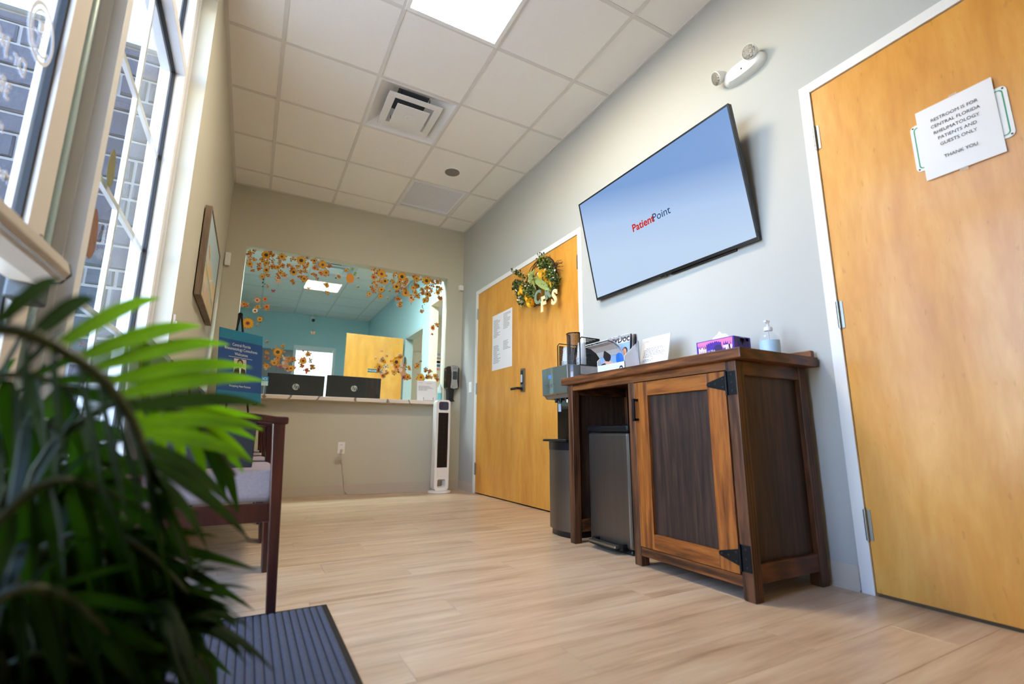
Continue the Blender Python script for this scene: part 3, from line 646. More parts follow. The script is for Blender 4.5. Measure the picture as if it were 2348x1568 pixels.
m.build('display_panel', pm('green_grey_gloss', srgb(96, 106, 98), .12, metal=.3, coat=.6), wd, smooth=True)
m = MB(); m.text('88', lambda u, v, w: (1.6868, .128-u, .935+v), .034, align='CENTER', spacing=.9); m.build('display_digits', emis('blue_digits', (.08, .25, 1), 1.6), wd)
m = MB()
for i, yy in enumerate((.175, .145, .115, .085)):
    m.cyl((1.6885, yy, .897), (1.6872, yy, .897), .0035, n=8)
    if i < 3: m.cyl((1.689, yy-.008, .884), (1.6878, yy-.008, .884), .002, n=6)
m.build('touch_button', M['ink'], wd)
MB().box(1.722, 1.742, Y0-.0015, Y0, .815, 1.006).build('edge_trim', M['chrome'], wd); MB().box(1.742, 1.79, Y0-.001, Y0, .815, 1.006).build('side_steel', M['steel'], wd)
MB().box(1.80, 2.05, Y0-.001, Y0, .955, 1.004).build('side_panel', pm('mottled_grey', srgb(178, 180, 184), .35, metal=.4, var=(22, .3)), wd)
MB().box(1.80, 1.90, Y0-.0015, Y0, .915, .948).build('side_sticker', pm('blue_sticker', srgb(36, 134, 196), .4), wd)
for yy in (.15, .10, .04):
    m = MB(); m.cyl((1.75, yy, .83), (1.75, yy, .788), .014, .009, n=12); m.build('spout', M['black_plastic'], wd, smooth=True)
MB().cyl((1.745, .02, .80), (1.745, .02, .783), .006, n=10).build('sensor', M['chrome'], wd)
MB().box(1.797, 1.799, Y1-.075, Y1-.045, .735, .785).build('label_sticker', pm('pale_sticker', srgb(178, 188, 200), .5), wd)

# ------------------------------------------------------------------ mesh cup organiser and cups on the dispenser
def mesh_mat():
    m, nt, p, N, L = _base('punched_mesh')
    p.inputs['Base Color'].default_value = c4(srgb(20, 20, 24)); p.inputs['Roughness'].default_value = .45; p.inputs['Metallic'].default_value = .4
    tc = N.new('ShaderNodeTexCoord'); mp = N.new('ShaderNodeMapping'); mp.inputs['Rotation'].default_value = (PI/4, 0, 0); mp.inputs['Scale'].default_value = (0, 170, 170)
    L.new(tc.outputs['Object'], mp.inputs[0])
    fr = N.new('ShaderNodeVectorMath'); fr.operation = 'FRACTION'; L.new(mp.outputs[0], fr.inputs[0]); sp = N.new('ShaderNodeSeparateXYZ'); L.new(fr.outputs[0], sp.inputs[0])
    g = []
    for k in (1, 2):
        n = N.new('ShaderNodeMath'); n.operation = 'GREATER_THAN'; n.inputs[1].default_value = .42; L.new(sp.outputs[k], n.inputs[0]); g.append(n)
    mu = N.new('ShaderNodeMath'); mu.operation = 'MULTIPLY'; L.new(g[0].outputs[0], mu.inputs[0]); L.new(g[1].outputs[0], mu.inputs[1])
    iv = N.new('ShaderNodeMath'); iv.operation = 'SUBTRACT'; iv.inputs[0].default_value = 1; L.new(mu.outputs[0], iv.inputs[1]); L.new(iv.outputs[0], p.inputs['Alpha'])
    return m
M['mesh'] = mesh_mat()
co = thing('cup_organizer', 'black wire mesh cup organiser on top of the water dispenser', 'organizer', (1.86, .08, 1.010))
bx = 1.80
MB().box(bx, 1.965, -.045, .205, 1.010, 1.016).build('tray', M['black_metal'], co, bevel=.003)
m = MB(); m.box(1.952, 1.954, -.045, .20, 1.016, 1.185); m.build('mesh_back', M['mesh'], co)
m = MB()
for a, b in (((1.953, .20), (bx, .20)), ((1.953, -.045), (bx, -.045))): pass
m.box(bx+.01, 1.953, .198, .200, 1.016, 1.17); m.build('mesh_side', M['mesh'], co)
for yy, top in ((.200, 1.185), (-.045, 1.187)):
    m = MB(); m.tube([(bx, yy, 1.012), (bx, yy, top-.014), (bx+.012, yy, top), (1.953, yy, top), (1.953, yy, 1.012)], .0035, 6); m.build('rim_wire', M['black_metal'], co, smooth=True)
m = MB(); m.tube([(1.953, .2, 1.185), (1.953, -.045, 1.187)], .0035, 6); m.build('rim_wire', M['black_metal'], co)
m = MB()   # rounded divider between the cup wells
for i in range(10):
    a0, a1 = PI*i/10, PI*(i+1)/10; f = lambda a: (bx+.05-.052*math.sin(a), .076+.052*math.cos(a))
    (xa, ya), (xb, yb_) = f(a0), f(a1); m.add([(xa, ya, 1.016), (xb, yb_, 1.016), (xb, yb_, 1.232), (xa, ya, 1.232)], [(0, 1, 2, 3)])
m.build('mesh_divider', M['mesh'], co, smooth=True)
m = MB(); m.tube([(bx+.05-.053*math.sin(PI*i/10), .076+.053*math.cos(PI*i/10), 1.232) for i in range(11)], .0035, 6); m.build('rim_wire', M['black_metal'], co)
for s_ in (-1, 1): MB().cyl((bx+.05, .076+s_*.053, 1.014), (bx+.05, .076+s_*.053, 1.232), .0035, n=6).build('rim_wire', M['black_metal'], co)
MB().box(bx+.048, 1.952, -.044, -.042, 1.016, 1.187).build('mesh_side', M['mesh'], co)
cupm = glass('clear_plastic', (.90, .92, .93), 1.35, .08)
cup_c = pm('clear_cup_rim', srgb(205, 210, 214), .25, trans=.0, alpha=.55)
cup_b = pm('frosted_cup', srgb(214, 218, 222), .2, alpha=.34)
cb = MB(); cb.lathe([(.026, .10), (.027, .098), (.036, .006), (.0385, .004), (.0385, 0), (.0355, .0)], (0, 0, 0), 24)
cproto = cb.build('plastic_cup', cup_b, smooth=True, loc=(0, 0, 0)); rimo = MB().lathe([(.036, .0), (.039, .0), (.039, .004), (.036, .004)], (0, 0, 0), 24).build('rim', cup_c, cproto, local=True)
ci = 0
for (ux, uy, nm) in ((bx+.048, -.0035, 'right of the mesh divider'), (bx+.048, .158, 'left of the mesh divider')):
    for k_ in range(6):
        lab = 'clear plastic cup in the nested stack %s' % nm
        c = cproto if ci == 0 else dup(cproto)
        c.location = (ux, uy, 1.0165+k_*.0088); tag(c, lab, 'cup', 'nested clear cups '+nm); ci += 1

# ------------------------------------------------------------------ things on the cabinet top
CT = .914
def rows_text(m, fn, x0, x1, z0, rows, h=.004, mi=0, seed=1):
    rr = random.Random(seed)
    for i, (a, b) in enumerate(rows):
        x = x0+(x1-x0)*a
        while x < x0+(x1-x0)*b:
            w = rr.uniform(.006, .02); e = min(x+w, x0+(x1-x0)*b)
            m.add([fn(x, z0-i*h*2.2, 0), fn(e, z0-i*h*2.2, 0), fn(e, z0-i*h*2.2+h, 0), fn(x, z0-i*h*2.2+h, 0)], [(0, 1, 2, 3)], mi); x = e+.004
# tissue box
tbx = thing('tissue_box', 'purple and pink patterned tissue box on the cabinet', 'tissue box', (1.96, -.94, CT))
pur = pm('purple_card', srgb(74, 36, 158), .45, var=(9, .25)); pk = pm('pink_print', srgb(232, 124, 178), .5); pale = pm('pale_print', srgb(226, 206, 226), .5); dk = pm('dark_violet', srgb(46, 28, 92), .5)
bz = CT+.110
MB().box(1.903, 2.02, -1.042, -.838, CT+.0005, bz).build('box', pur, tbx, bevel=.0015)
rr = random.Random(3)
m = MB()
def drip_band(fn, u0, u1, zt, n, mi, dmin, dmax):
    w = (u1-u0)/n
    for i in range(n):
        a = u0+i*w; d = rr.uniform(dmin, dmax)
        m.add([fn(a, zt), fn(a+w, zt), fn(a+w, zt-dmin), fn(a+w*.75, zt-d), fn(a+w*.5, zt-d-.004), fn(a+w*.28, zt-d*.9), fn(a, zt-dmin)], [(0, 1, 2, 3, 4, 5, 6)], mi)
front = lambda u, z: (1.9022, u, z); side = lambda u, z: (u, -1.0428, z)
drip_band(front, -.845, -.905, bz-.004, 6, 0, .012, .05); drip_band(front, -.965, -1.036, bz-.004, 6, 0, .012, .055); drip_band(front, -.905, -.965, bz-.004, 5, 0, .006, .012)
drip_band(front, -.850, -.895, bz-.03, 4, 1, .012, .05); drip_band(front, -.985, -1.034, bz-.035, 4, 1, .01, .045)
drip_band(side, 1.915, 2.01, bz-.006, 9, 2, .02, .05); drip_band(side, 1.945, 1.975, bz-.004, 3, 1, .01, .035); drip_band(side, 1.985, 2.005, bz-.006, 2, 0, .01, .03)
m.build('drip_print', [pk, pale, dk], tbx)
m = MB()
for i in range(18):
    a = 2*PI*i/18; b = 2*PI*(i+1)/18; m.add([(1.9020, -.958+.026*math.cos(a), CT+.056+.026*math.sin(a)), (1.9020, -.958+.026*math.cos(b), CT+.056+.026*math.sin(b)), (1.9020, -.958, CT+.056)], [(0, 1, 2)], 0)
m.text('ULTRA', lambda u, v, w: (1.9016, -.90-u, CT+.052+v), .014, mi=1); m.text('Soft', lambda u, v, w: (1.9016, -.895-u, CT+.028+v), .026, mi=1, bold=.0008)
m.build('box_print', [dk, pm('white_print', srgb(235, 235, 245), .5)], tbx)
m = MB(); vs = []; n_ = 14
for i in range(n_+1):
    for j in range(n_+1):
        u, v = i/n_*2-1, j/n_*2-1; q = max(abs(u), abs(v)); z = bz+.001+.046*(1-q**1.6)*(.8+.35*math.sin(5*u+2*v)*math.cos(4*v-u)); vs.append((1.962+.016*u+.012*math.sin(3*v)*(1-q), -.932+.05*v+.01*math.sin(4*u), z))
m.add(vs, [(i*(n_+1)+j, i*(n_+1)+j+1, (i+1)*(n_+1)+j+1, (i+1)*(n_+1)+j) for i in range(n_) for j in range(n_)]); m.build('tissue', pm('tissue_white', srgb(240, 238, 236), .9), tbx, smooth=True)
# sanitiser pump bottle
sb = thing('pump_bottle', 'clear hand sanitiser pump bottle with a blue label on the cabinet', 'bottle', (2.03, -1.125, CT))
bc = (2.03, -1.125, CT)
m = MB(); m.lathe([(.0, .001), (.036, .001), (.041, .006), (.041, .088), (.038, .100), (.026, .114), (.016, .124), (.015, .130)], bc, 28); m.build('bottle_body', pm('clear_bottle', srgb(214, 226, 234), .06, alpha=.25, coat=.3), sb, smooth=True)
m = MB(); m.lathe([(.0, .003), (.038, .003), (.039, .008), (.039, .06), (.0, .061)], bc, 28); m.build('gel', pm('gel', srgb(200, 220, 232), .1, alpha=.25), sb, smooth=True)
m = MB(); vs = []
for i in range(17):
    a = PI*.62+PI*1.15*i/16; vs += [(bc[0]+.0416*math.cos(a), bc[1]+.0416*math.sin(a), CT+.012), (bc[0]+.0416*math.cos(a), bc[1]+.0416*math.sin(a), CT+.082)]
m.add(vs, [(2*i, 2*i+2, 2*i+3, 2*i+1) for i in range(16)]); m.build('label', pm('blue_label', srgb(176, 208, 232), .45, var=(26, .22)), sb, smooth=True)
m = MB(); m.lathe([(.0175, .128), (.0175, .142), (.014, .146), (.006, .148), (.006, .166), (.009, .168), (.009, .174), (.0, .175)], bc, 18); m.box(bc[0]-.018, bc[0], bc[1]-.006, bc[1]+.006, CT+.166, CT+.174); m.cyl((bc[0], bc[1], CT+.02), (bc[0], bc[1], CT+.13), .003, n=6)
m.build('pump', pm('clear_white_pump', srgb(236, 238, 240), .3, alpha=.85), sb, smooth=True)
# acrylic notice
ns = thing('notice_holder', 'printed notice in a slanted clear acrylic holder on the cabinet', 'notice', (2.03, -.42, CT))
tl = .22; ex = lambda u, v, w: (1.985+math.sin(tl)*v-w*math.cos(tl), -.345-u, CT+.003+math.cos(tl)*v+w*math.sin(tl))
m = MB(); m.prism([(0, 0), (.216, 0), (.216, .232), (0, .232)], ex, -.003, -.001); m.prism([(0, 0), (.216, 0), (.216, .003), (0, .003)], ex, -.06, .0); m.build('acrylic', pm('acrylic', srgb(225, 232, 236), .05, alpha=.35), ns)
m = MB(); m.prism([(.002, .003), (.214, .003), (.214, .230), (.002, .230)], ex, 0, .0008); m.build('sheet', M['paper'], ns)
m = MB(); f2 = lambda u, v, w: ex(u, v, .0012)
rows_text(m, f2, .025, .19, .205, [(0, .22)], .003); rows_text(m, f2, .025, .19, .160, [(.1, .85), (0, .95), (0, .7), (0, .95), (0, 1), (0, .9), (0, .45), (0, .0), (0, .55), (0, .4), (0, .0), (0, .5)], .0038, seed=5); tag(m.build('print', M['ink_grey'], ns), kind='stuff')
# magazine box with magazines
mb_ = thing('magazine_box', 'white card display box holding magazines on the cabinet', 'display box', (1.87, -.30, CT))
wc = pm('white_card', srgb(232, 236, 242), .5)
BY0, BY1, BX0, BX1 = -.405, -.165, 1.835, 1.945
m = MB(); m.box(BX0, BX0+.003, BY0, BY1, CT+.001, CT+.075); m.build('front_panel', wc, mb_); MB().box(BX1-.003, BX1, BY0, BY1, CT+.001, CT+.20).build('back_panel', wc, mb_)
for yy in (BY0, BY1-.003):
    m = MB(); m.prism([(BX0, CT+.001), (BX1, CT+.001), (BX1, CT+.20), (BX0, CT+.105)], lambda u, v, w: (u, w, v), yy, yy+.003); m.build('side_panel', wc, mb_)
MB().box(BX0, BX1, BY0, BY1, CT+.0005, CT+.004).build('bottom_panel', wc, mb_)
m = MB(); m.lathe([(0, -.0006), (.015, -.0006), (.015, 0)], (BX0-.0002, -.375, CT+.04), 24, axis='x'); m.build('round_logo', M['ink'], mb_)
m = MB(); m.box(BX0-.0014, BX0-.001, -.383, -.367, CT+.036, CT+.044); m.build('logo_mark', wc, mb_)
cov = pm('cover_paper', srgb(226, 228, 232), .35); page = pm('page_edges', srgb(196, 196, 194), .7, var=(60, .15)); skin = pm('printed_skin', srgb(222, 172, 148), .5); hair = pm('printed_dark', srgb(36, 28, 30), .5); blue = pm('printed_blue', srgb(40, 110, 196), .5); pblue = pm('printed_pale_blue', srgb(140, 170, 205), .5); red = pm('printed_red', srgb(150, 40, 52), .5)
def cover_art(m, fn, W_, H_, title=True):
    # fn(u,v,w): u across 0..W_, v up 0..H_
    q = lambda a, b, c, d, mi: m.add([fn(a, b, 0), fn(c, b, 0), fn(c, d, 0), fn(a, d, 0)], [(0, 1, 2, 3)], mi)
    for i_ in range(12): q(.0, H_*.80*i_/12, W_, H_*.80*(i_+1)/12, 1)
    def ell(cu, cv, ru, rv, mi, w=.0003): m.add([fn(cu+ru*math.cos(2*PI*i/14), cv+rv*math.sin(2*PI*i/14), w) for i in range(14)], [tuple(range(14))], mi)
    ell(W_*.33, H_*.40, W_*.17, H_*.24, 3); ell(W_*.33, H_*.41, W_*.10, H_*.15, 2, .0005); ell(W_*.30, H_*.10, W_*.24, H_*.13, 2, .0004); ell(W_*.15, H_*.06, W_*.2, H_*.1, 3, .0006)
    ell(W_*.78, H_*.52, W_*.10, H_*.13, 2, .0005); ell(W_*.80, H_*.58, W_*.12, H_*.1, 3, .0004); ell(W_*.84, H_*.18, W_*.16, H_*.24, 4, .0004)
    if title: m.text('MyDoc', lambda u, v, w: fn(u, v+H_*.82, .0006), W_*.34, mi=3, bold=.0012)
art = [cov, pblue, skin, hair, blue, red]
# the leaning magazines at the back of the box, one by one
mags = ['white magazine titled in black letters standing at the back of the box', 'thin grey backed magazine in the fanned row, first beside the titled one', 'magazine with a dark spine, second in the fanned row', 'pale magazine, third in the fanned row', 'brown edged magazine, fourth in the fanned row', 'dark blue edged magazine, fifth in the fanned row', 'grey magazine at the right end of the fanned row']
mt = thing('magazine', mags[0], 'magazine', (1.87, -.30, CT+.004), group='magazines in the white box')
ang = .10; fm = lambda u, v, w: (1.866+math.sin(ang)*v-w*math.cos(ang), -.222-u, CT+.006+math.cos(ang)*v+w*math.sin(ang))
m = MB(); m.prism([(0, 0), (.175, 0), (.175, .236), (0, .236)], fm, -.004, 0); m.build('pages', cov, mt)
m = MB(); cover_art(m, lambda u, v, w: fm(u, v, w+.0006), .175, .236); m.build('cover', art, mt)
cols = [srgb(150, 150, 152), srgb(52, 54, 62), srgb(206, 206, 204), srgb(132, 108, 92), srgb(40, 52, 84), srgb(168, 170, 172)]
for i in range(6):
    t = thing('magazine', mags[i+1], 'magazine', (1.93, -.39, CT+.004), group='magazines in the white box')
    a = .14-.03*i; y_ = -.395+.0; 
    f3 = lambda u, v, w, i=i, a=a: (1.884+i*.0095+.02*math.sin(a)*v/.2+w, -.380-.0045*i-v*(.10-.012*i), CT+.006+v)
    m = MB(); m.prism([(0, 0), (.0075, 0), (.0075, .232), (0, .232)], lambda u, v, w, f3=f3: (f3(u, v, 0)[0], f3(u, v, 0)[1]+w, f3(u, v, 0)[2]), 0, .20)
    m.build('pages', pm('magazine_edge', cols[i], .5, var=(70, .2)), t)
# two magazines drooping forward over the front of the box
for k_, lab in enumerate(('top magazine drooping forward over the front of the white box, cover faces down', 'magazine under the top one drooping over the front of the white box')):
    t = thing('magazine', lab, 'magazine', (1.85, -.29, CT+.01), group='magazines in the white box')
    dz = -.010*k_
    path = [(1.856+.0075*k_, CT+.006), (1.850+.0075*k_, CT+.08), (1.842+.006*k_, CT+.125+dz), (1.818, CT+.160+dz), (1.778, CT+.182+dz), (1.735+.006*k_, CT+.188+dz)]
    y0_, y1_ = -.385+.006*k_, -.185+.006*k_
    m = MB(); vs = []
    for (x, z) in path: vs += [(x, y0_, z), (x, y1_, z)]
    nP = len(path); vs += [(x+.0035, y, z+.004) for (x, y, z) in vs]
    fs = [(2*i, 2*i+1, 2*i+3, 2*i+2) for i in range(nP-1)]+[(2*nP+2*i, 2*nP+2*i+2, 2*nP+2*i+3, 2*nP+2*i+1) for i in range(nP-1)]
    fs += [(2*i, 2*i+2, 2*nP+2*i+2, 2*nP+2*i) for i in range(nP-1)]+[(2*i+1, 2*nP+2*i+1, 2*nP+2*i+3, 2*i+3) for i in range(nP-1)]+[(2*nP-2, 2*nP-1, 4*nP-1, 4*nP-2), (0, 2*nP, 2*nP+1, 1)]
    m.add(vs, fs); m.build('pages', cov if k_ == 0 else page, t)
    if k_ == 0:
        # cover print follows the bent sheet, arc-length mapped
        L_ = [0]
        for a, b in zip(path, path[1:]): L_.append(L_[-1]+math.hypot(b[0]-a[0], b[1]-a[1]))
        def bent(u, v, w):
            s_ = max(0, min(L_[-1]-1e-6, v)); i = max(j for j in range(nP-1) if L_[j] <= s_); t_ = (s_-L_[i])/(L_[i+1]-L_[i])
            x = path[i][0]+(path[i+1][0]-path[i][0])*t_; z = path[i][1]+(path[i+1][1]-path[i][1])*t_
            dx, dz_ = path[i+1][0]-path[i][0], path[i+1][1]-path[i][1]; l = math.hypot(dx, dz_)
            return (x-dz_/l*(.0008+w), y1_-u, z+dx/l*(.0008+w))
        m = MB(); cover_art(m, lambda u, v, w: bent(u, v*1.0+.052, w), .20, .19, False)
        m.text('MyDoc', lambda u, v, w: bent(u+.012, v+.206, .0006), .062, mi=3, bold=.0012); m.build('cover', art, t)

# ------------------------------------------------------------------ wall television
tv = thing('television', 'large flat wall television showing a pale blue screen', 'television', (2.061, -.44, 1.872))
tvX = Matrix(((math.sin(.013), -math.cos(.013)*math.sin(.202), -math.cos(.013)*math.cos(.202), 2.061), (-math.cos(.013), -math.sin(.013)*math.sin(.202), -math.sin(.013)*math.cos(.202), -.44), (0, math.cos(.202), -math.sin(.202), 1.872), (0, 0, 0, 1)))
# local: x right along screen, y up, z out of screen
w_, h_ = 1.232/2, .712/2
m = MB(); m.box(-w_, w_, -h_, h_, -.028, -.004, X=tvX); m.build('tv_body', M['black_plastic'], tv, bevel=.003)
m = MB(); m.box(-w_*.55, w_*.55, -h_*.48, h_*.55, -.045, -.026, X=tvX); m.build('tv_back', M['black_plastic'], tv, bevel=.01)
m = MB(); b1 = .009
for q in ((-w_, w_, h_-b1, h_), (-w_, w_, -h_, -h_+.017), (-w_, -w_+b1, -h_+.017, h_-b1), (w_-b1, w_, -h_+.017, h_-b1)): m.box(*q, -.006, .002, X=tvX)
m.build('bezel', pm('bezel_black', srgb(20, 20, 24), .25), tv, bevel=.001)
def screen_mat():
    m = D.materials.new('screen_blue'); m.use_nodes = True; N, L = m.node_tree.nodes, m.node_tree.links; p = N['Principled BSDF']
    p.inputs['Base Color'].default_value = (.01, .01, .012, 1); p.inputs['Roughness'].default_value = .12
    tc = N.new('ShaderNodeTexCoord'); sp = N.new('ShaderNodeSeparateXYZ'); L.new(tc.outputs['Generated'], sp.inputs[0])
    md = N.new('ShaderNodeMath'); md.operation = 'MULTIPLY_ADD'; md.inputs[1].default_value = -.45; L.new(sp.outputs['Y'], md.inputs[0]); L.new(sp.outputs['Z'], md.inputs[2])
    rp = N.new('ShaderNodeValToRGB'); e = rp.color_ramp.elements; e[0].position = .0; e[0].color = c4(srgb(190, 214, 242)); e[1].position = .62; e[1].color = c4(srgb(122, 160, 214)); q = e.new(.30); q.color = c4(srgb(176, 203, 240))
    L.new(md.outputs[0], rp.inputs[0]); L.new(rp.outputs[0], p.inputs['Emission Color']); p.inputs['Emission Strength'].default_value = .82
    return m
m = MB(); m.add([tvX @ Vector(q) for q in ((-w_+b1, -h_+.017, -.0015), (w_-b1, -h_+.017, -.0015), (w_-b1, h_-b1, -.0015), (-w_+b1, h_-b1, -.0015))], [(0, 1, 2, 3)]); scr = m.build('screen', screen_mat(), tv)
f4 = lambda u, v, w: tvX @ Vector((u-.165, v-.022, -.0005))
m = MB(); m.text('Patient', f4, .066, bold=.0016); m.build('logo_red', emis('logo_red', srgb(196, 44, 34), .9), scr)
m = MB(); m.text('Point', lambda u, v, w: f4(u+.172, v, w), .066); m.build('logo_navy', emis('logo_navy', srgb(28, 52, 92), .9), scr)
m = MB(); m.box(-.022, .022, -h_-.007, -h_+.002, -.012, .0005, X=tvX); m.build('logo_tab', M['black_plastic'], tv, bevel=.002)
m = MB(); m.box(.05, .48, -h_-.010, -h_+.001, -.04, -.012, X=tvX); m.build('speaker_strip', M['black_plastic'], tv, bevel=.002)
m = MB(); m.box(2.085, XR-.0005, -.60, -.28, 1.86, 2.02); m.build('wall_mount', M['black_metal'], tv)

# ------------------------------------------------------------------ emergency light
el = thing('emergency_light', 'white two headed emergency light high on the right wall', 'emergency light', (XR, -1.06, 2.48))
m = MB(); vs = []; n_ = 28; rings = [(1.0, 0), (1.0, .012), (.96, .03), (.82, .046), (.5, .054), (0.001, .056)]
for s_, d_ in rings:
    for j in range(n_):
        a = 2*PI*j/n_; ca, sa = math.cos(a), math.sin(a); pw = lambda c: math.copysign(abs(c)**.75, c)
        vs.append((XR-d_, -1.063+.118*pw(ca)*s_, 2.470+.048*pw(sa)*s_))
m.add(vs, [(i*n_+j, i*n_+(j+1) % n_, (i+1)*n_+(j+1) % n_, (i+1)*n_+j) for i in range(len(rings)-1) for j in range(n_)]+[tuple(range(n_))]); m.build('housing', M['white_plastic'], el, smooth=True)
for (yy, zz, dr_) in ((-.938, 2.495, V(-.80, .42, -.42)), (-1.132, 2.505, V(-.86, -.05, -.36))):
    d_ = dr_.normalized(); c_ = V(XR-.062, yy, zz)
    X_ = Matrix.Translation(c_) @ d_.to_track_quat('Z', 'Y').to_matrix().to_4x4()
    m = MB(); m.lathe([(.0, -.045), (.020, -.045), (.031, -.02), (.036, .0), (.037, .012), (.034, .014)], (0, 0, 0), 26, X=X_); lh = m.build('lamp_head', M['white_plastic'], el, smooth=True)
    m = MB(); rr = random.Random(2)
    m.lathe([(.0345, .0145), (.030, .0165), (.018, .019), (.0, .020)], (0, 0, 0), 26, X=X_); m.build('lens', pm('facet_lens', srgb(150, 146, 140), .15, metal=.6, var=(150, .6), bump=(110, 1.0, .008)), lh)
m = MB(); m.box(XR-.0575, XR-.055, -1.075, -1.069, 2.452, 2.459); m.build('test_button', M['ink'], el)

# ------------------------------------------------------------------ notice on the near door
rs_ = thing('restroom_plaque', 'white plaque with a green border behind the paper notice on the near door', 'sign', (LX, -1.826, 1.65))
m = MB(); pz0, pz1, py0, py1 = 1.553, 1.741, -1.958, -1.690; r_ = .016
def rrect(a0, a1, b0, b1, r, n=5):
    P = []
    for cx_, cy2, s_ in ((a1-r, b1-r, 0), (a0+r, b1-r, 1), (a0+r, b0+r, 2), (a1-r, b0+r, 3)):
        for i in range(n+1): a = PI/2*(s_+i/n); P.append((cx_+r*math.cos(a), cy2+r*math.sin(a)))
    return P
m.prism(rrect(py0, py1, pz0, pz1, r_), lambda u, v, w: (LX-w, u, v), 0.0005, .004); m.build('plate', M['white_plastic'], rs_)
m = MB(); o_, i_ = rrect(py0+.010, py1-.010, pz0+.010, pz1-.010, .012), rrect(py0+.0135, py1-.0135, pz0+.0135, pz1-.0135, .010)
k = len(o_); m.add([(LX-.0045, u, v) for u, v in o_]+[(LX-.0045, u, v) for u, v in i_], [(i, (i+1) % k, k+(i+1) % k, k+i) for i in range(k)]); m.build('green_border', pm('green_line', srgb(20, 146, 100), .5), rs_)
m = MB()
for u in (py0+.009, py1-.009):
    for v in (pz0+.009, pz1-.009): m.cyl((LX-.004, u, v), (LX-.0052, u, v), .003, n=8)
m.build('screw_head', M['ink'], rs_)
pn = thing('paper_notice', 'white paper restroom notice taped over the plaque on the near door', 'notice', (LX-.006, -1.82, 1.65))
m = MB(); vs = []; nn = 10
for i in range(nn+1):
    for j in range(nn+1):
        u, v = i/nn, j/nn; bow = .004*math.sin(PI*u)*math.sin(PI*v)+.003*(1-u)*(v)
        vs.append((LX-.0065-bow, -1.930+.216*u, 1.508+.279*v))
m.add(vs, [(i*(nn+1)+j, (i+1)*(nn+1)+j, (i+1)*(nn+1)+j+1, i*(nn+1)+j+1) for i in range(nn) for j in range(nn)]); m.build('sheet', M['paper'], pn, smooth=True)
m = MB()
for i, tx in enumerate(('RESTROOM IS FOR', 'CENTRAL FLORIDA', 'RHEUMATOLOGY', 'PATIENTS AND', 'GUESTS ONLY', '', 'THANK YOU')):
    if tx: m.text(tx, lambda u, v, w, i=i: (LX-.0125, -1.822-u, 1.722-i*.0258+v), .0172, align='CENTER', sx=.92)
m.build('lettering', M['ink'], pn)
m = MB()
for (a, b, c, d) in ((-1.838, -1.815, 1.782, 1.797), (-1.832, -1.808, 1.496, 1.512)): m.add([(LX-.0095, a, c), (LX-.0095, b, c), (LX-.006, b, d), (LX-.006, a, d)], [(0, 1, 2, 3)])
m.build('tape', pm('clear_tape', srgb(235, 235, 235), .1, alpha=.3), pn)

# ------------------------------------------------------------------ notice sheet on the far door
dn = thing('posted_sheet', 'large white two column notice posted on the far double door', 'notice', (LX-.003, 1.75, 1.53))
m = MB(); m.box(LX-.0018, LX-.0006, 1.500, 1.925, 1.225, 1.795); m.build('sheet', M['paper'], dn)
m = MB(); fd = lambda u, v, w: (LX-.0022, u, v)
for (u1, z0_, n_, sd) in ((1.895, 1.735, 14, 1), (1.680, 1.765, 12, 2), (1.895, 1.47, 14, 3), (1.680, 1.49, 7, 4)):
    rr = random.Random(sd)
    for i in range(n_): m.box(LX-.0024, LX-.0018, u1-rr.uniform(.08, .155), u1, z0_-i*.0135, z0_-i*.0135+.0045)
tag(m.build('print', M['ink_grey'], dn), kind='stuff')

# ------------------------------------------------------------------ reception counter, monitors and counter things
def marble():
    m, nt, p, N, L = _base('white_marble')
    tc = N.new('ShaderNodeTexCoord'); nz = N.new('ShaderNodeTexNoise'); nz.inputs['Scale'].default_value = 2.2; nz.inputs['Detail'].default_value = 6
    mp = N.new('ShaderNodeMapping'); mp.inputs['Rotation'].default_value = (0, 0, .5); L.new(tc.outputs['Object'], mp.inputs[0])
    mx = N.new('ShaderNodeMix'); mx.data_type = 'VECTOR'; mx.inputs[0].default_value = .22; L.new(mp.outputs[0], mx.inputs[4]); L.new(nz.outputs['Color'], mx.inputs[5]); L.new(mp.outputs[0], nz.inputs['Vector'])
    wv = N.new('ShaderNodeTexWave'); wv.inputs['Scale'].default_value = 1.6; wv.inputs['Distortion'].default_value = 10; wv.inputs['Detail'].default_value = 3; L.new(mx.outputs[1], wv.inputs['Vector'])
    r = N.new('ShaderNodeValToRGB'); e = r.color_ramp.elements; e[0].position = .0; e[0].color = c4(srgb(128, 114, 104)); e[1].position = .022; e[1].color = c4(srgb(226, 216, 204)); L.new(wv.outputs['Fac'], r.inputs[0]); L.new(r.outputs[0], p.inputs['Base Color']); p.inputs['Roughness'].default_value = .25
    return m
ct = MB().box(OX0, 1.955, 2.600, 2.99, .915, .952).build('countertop', marble(), loc=(.9, 2.78, .915), bevel=.003)
tag(ct, 'white marble reception countertop with thin dark veins under the glass', 'countertop')
dk_ = thing('office_desk', 'office desk behind the reception counter carrying the monitors', 'desk', (.8, 3.3, 0))
MB().box(-.1, 2.0, 3.02, 3.75, .70, .73).build('desk_top', pm('desk_laminate', srgb(140, 120, 100), .5), dk_)
for x in (-.08, 1.96): MB().box(x, x+.025, 3.04, 3.73, 0, .70).build('desk_leg', pm('desk_side', srgb(120, 104, 88), .5), dk_)
hp_c = pm('logo_silver', srgb(198, 194, 186), .35, metal=.3)
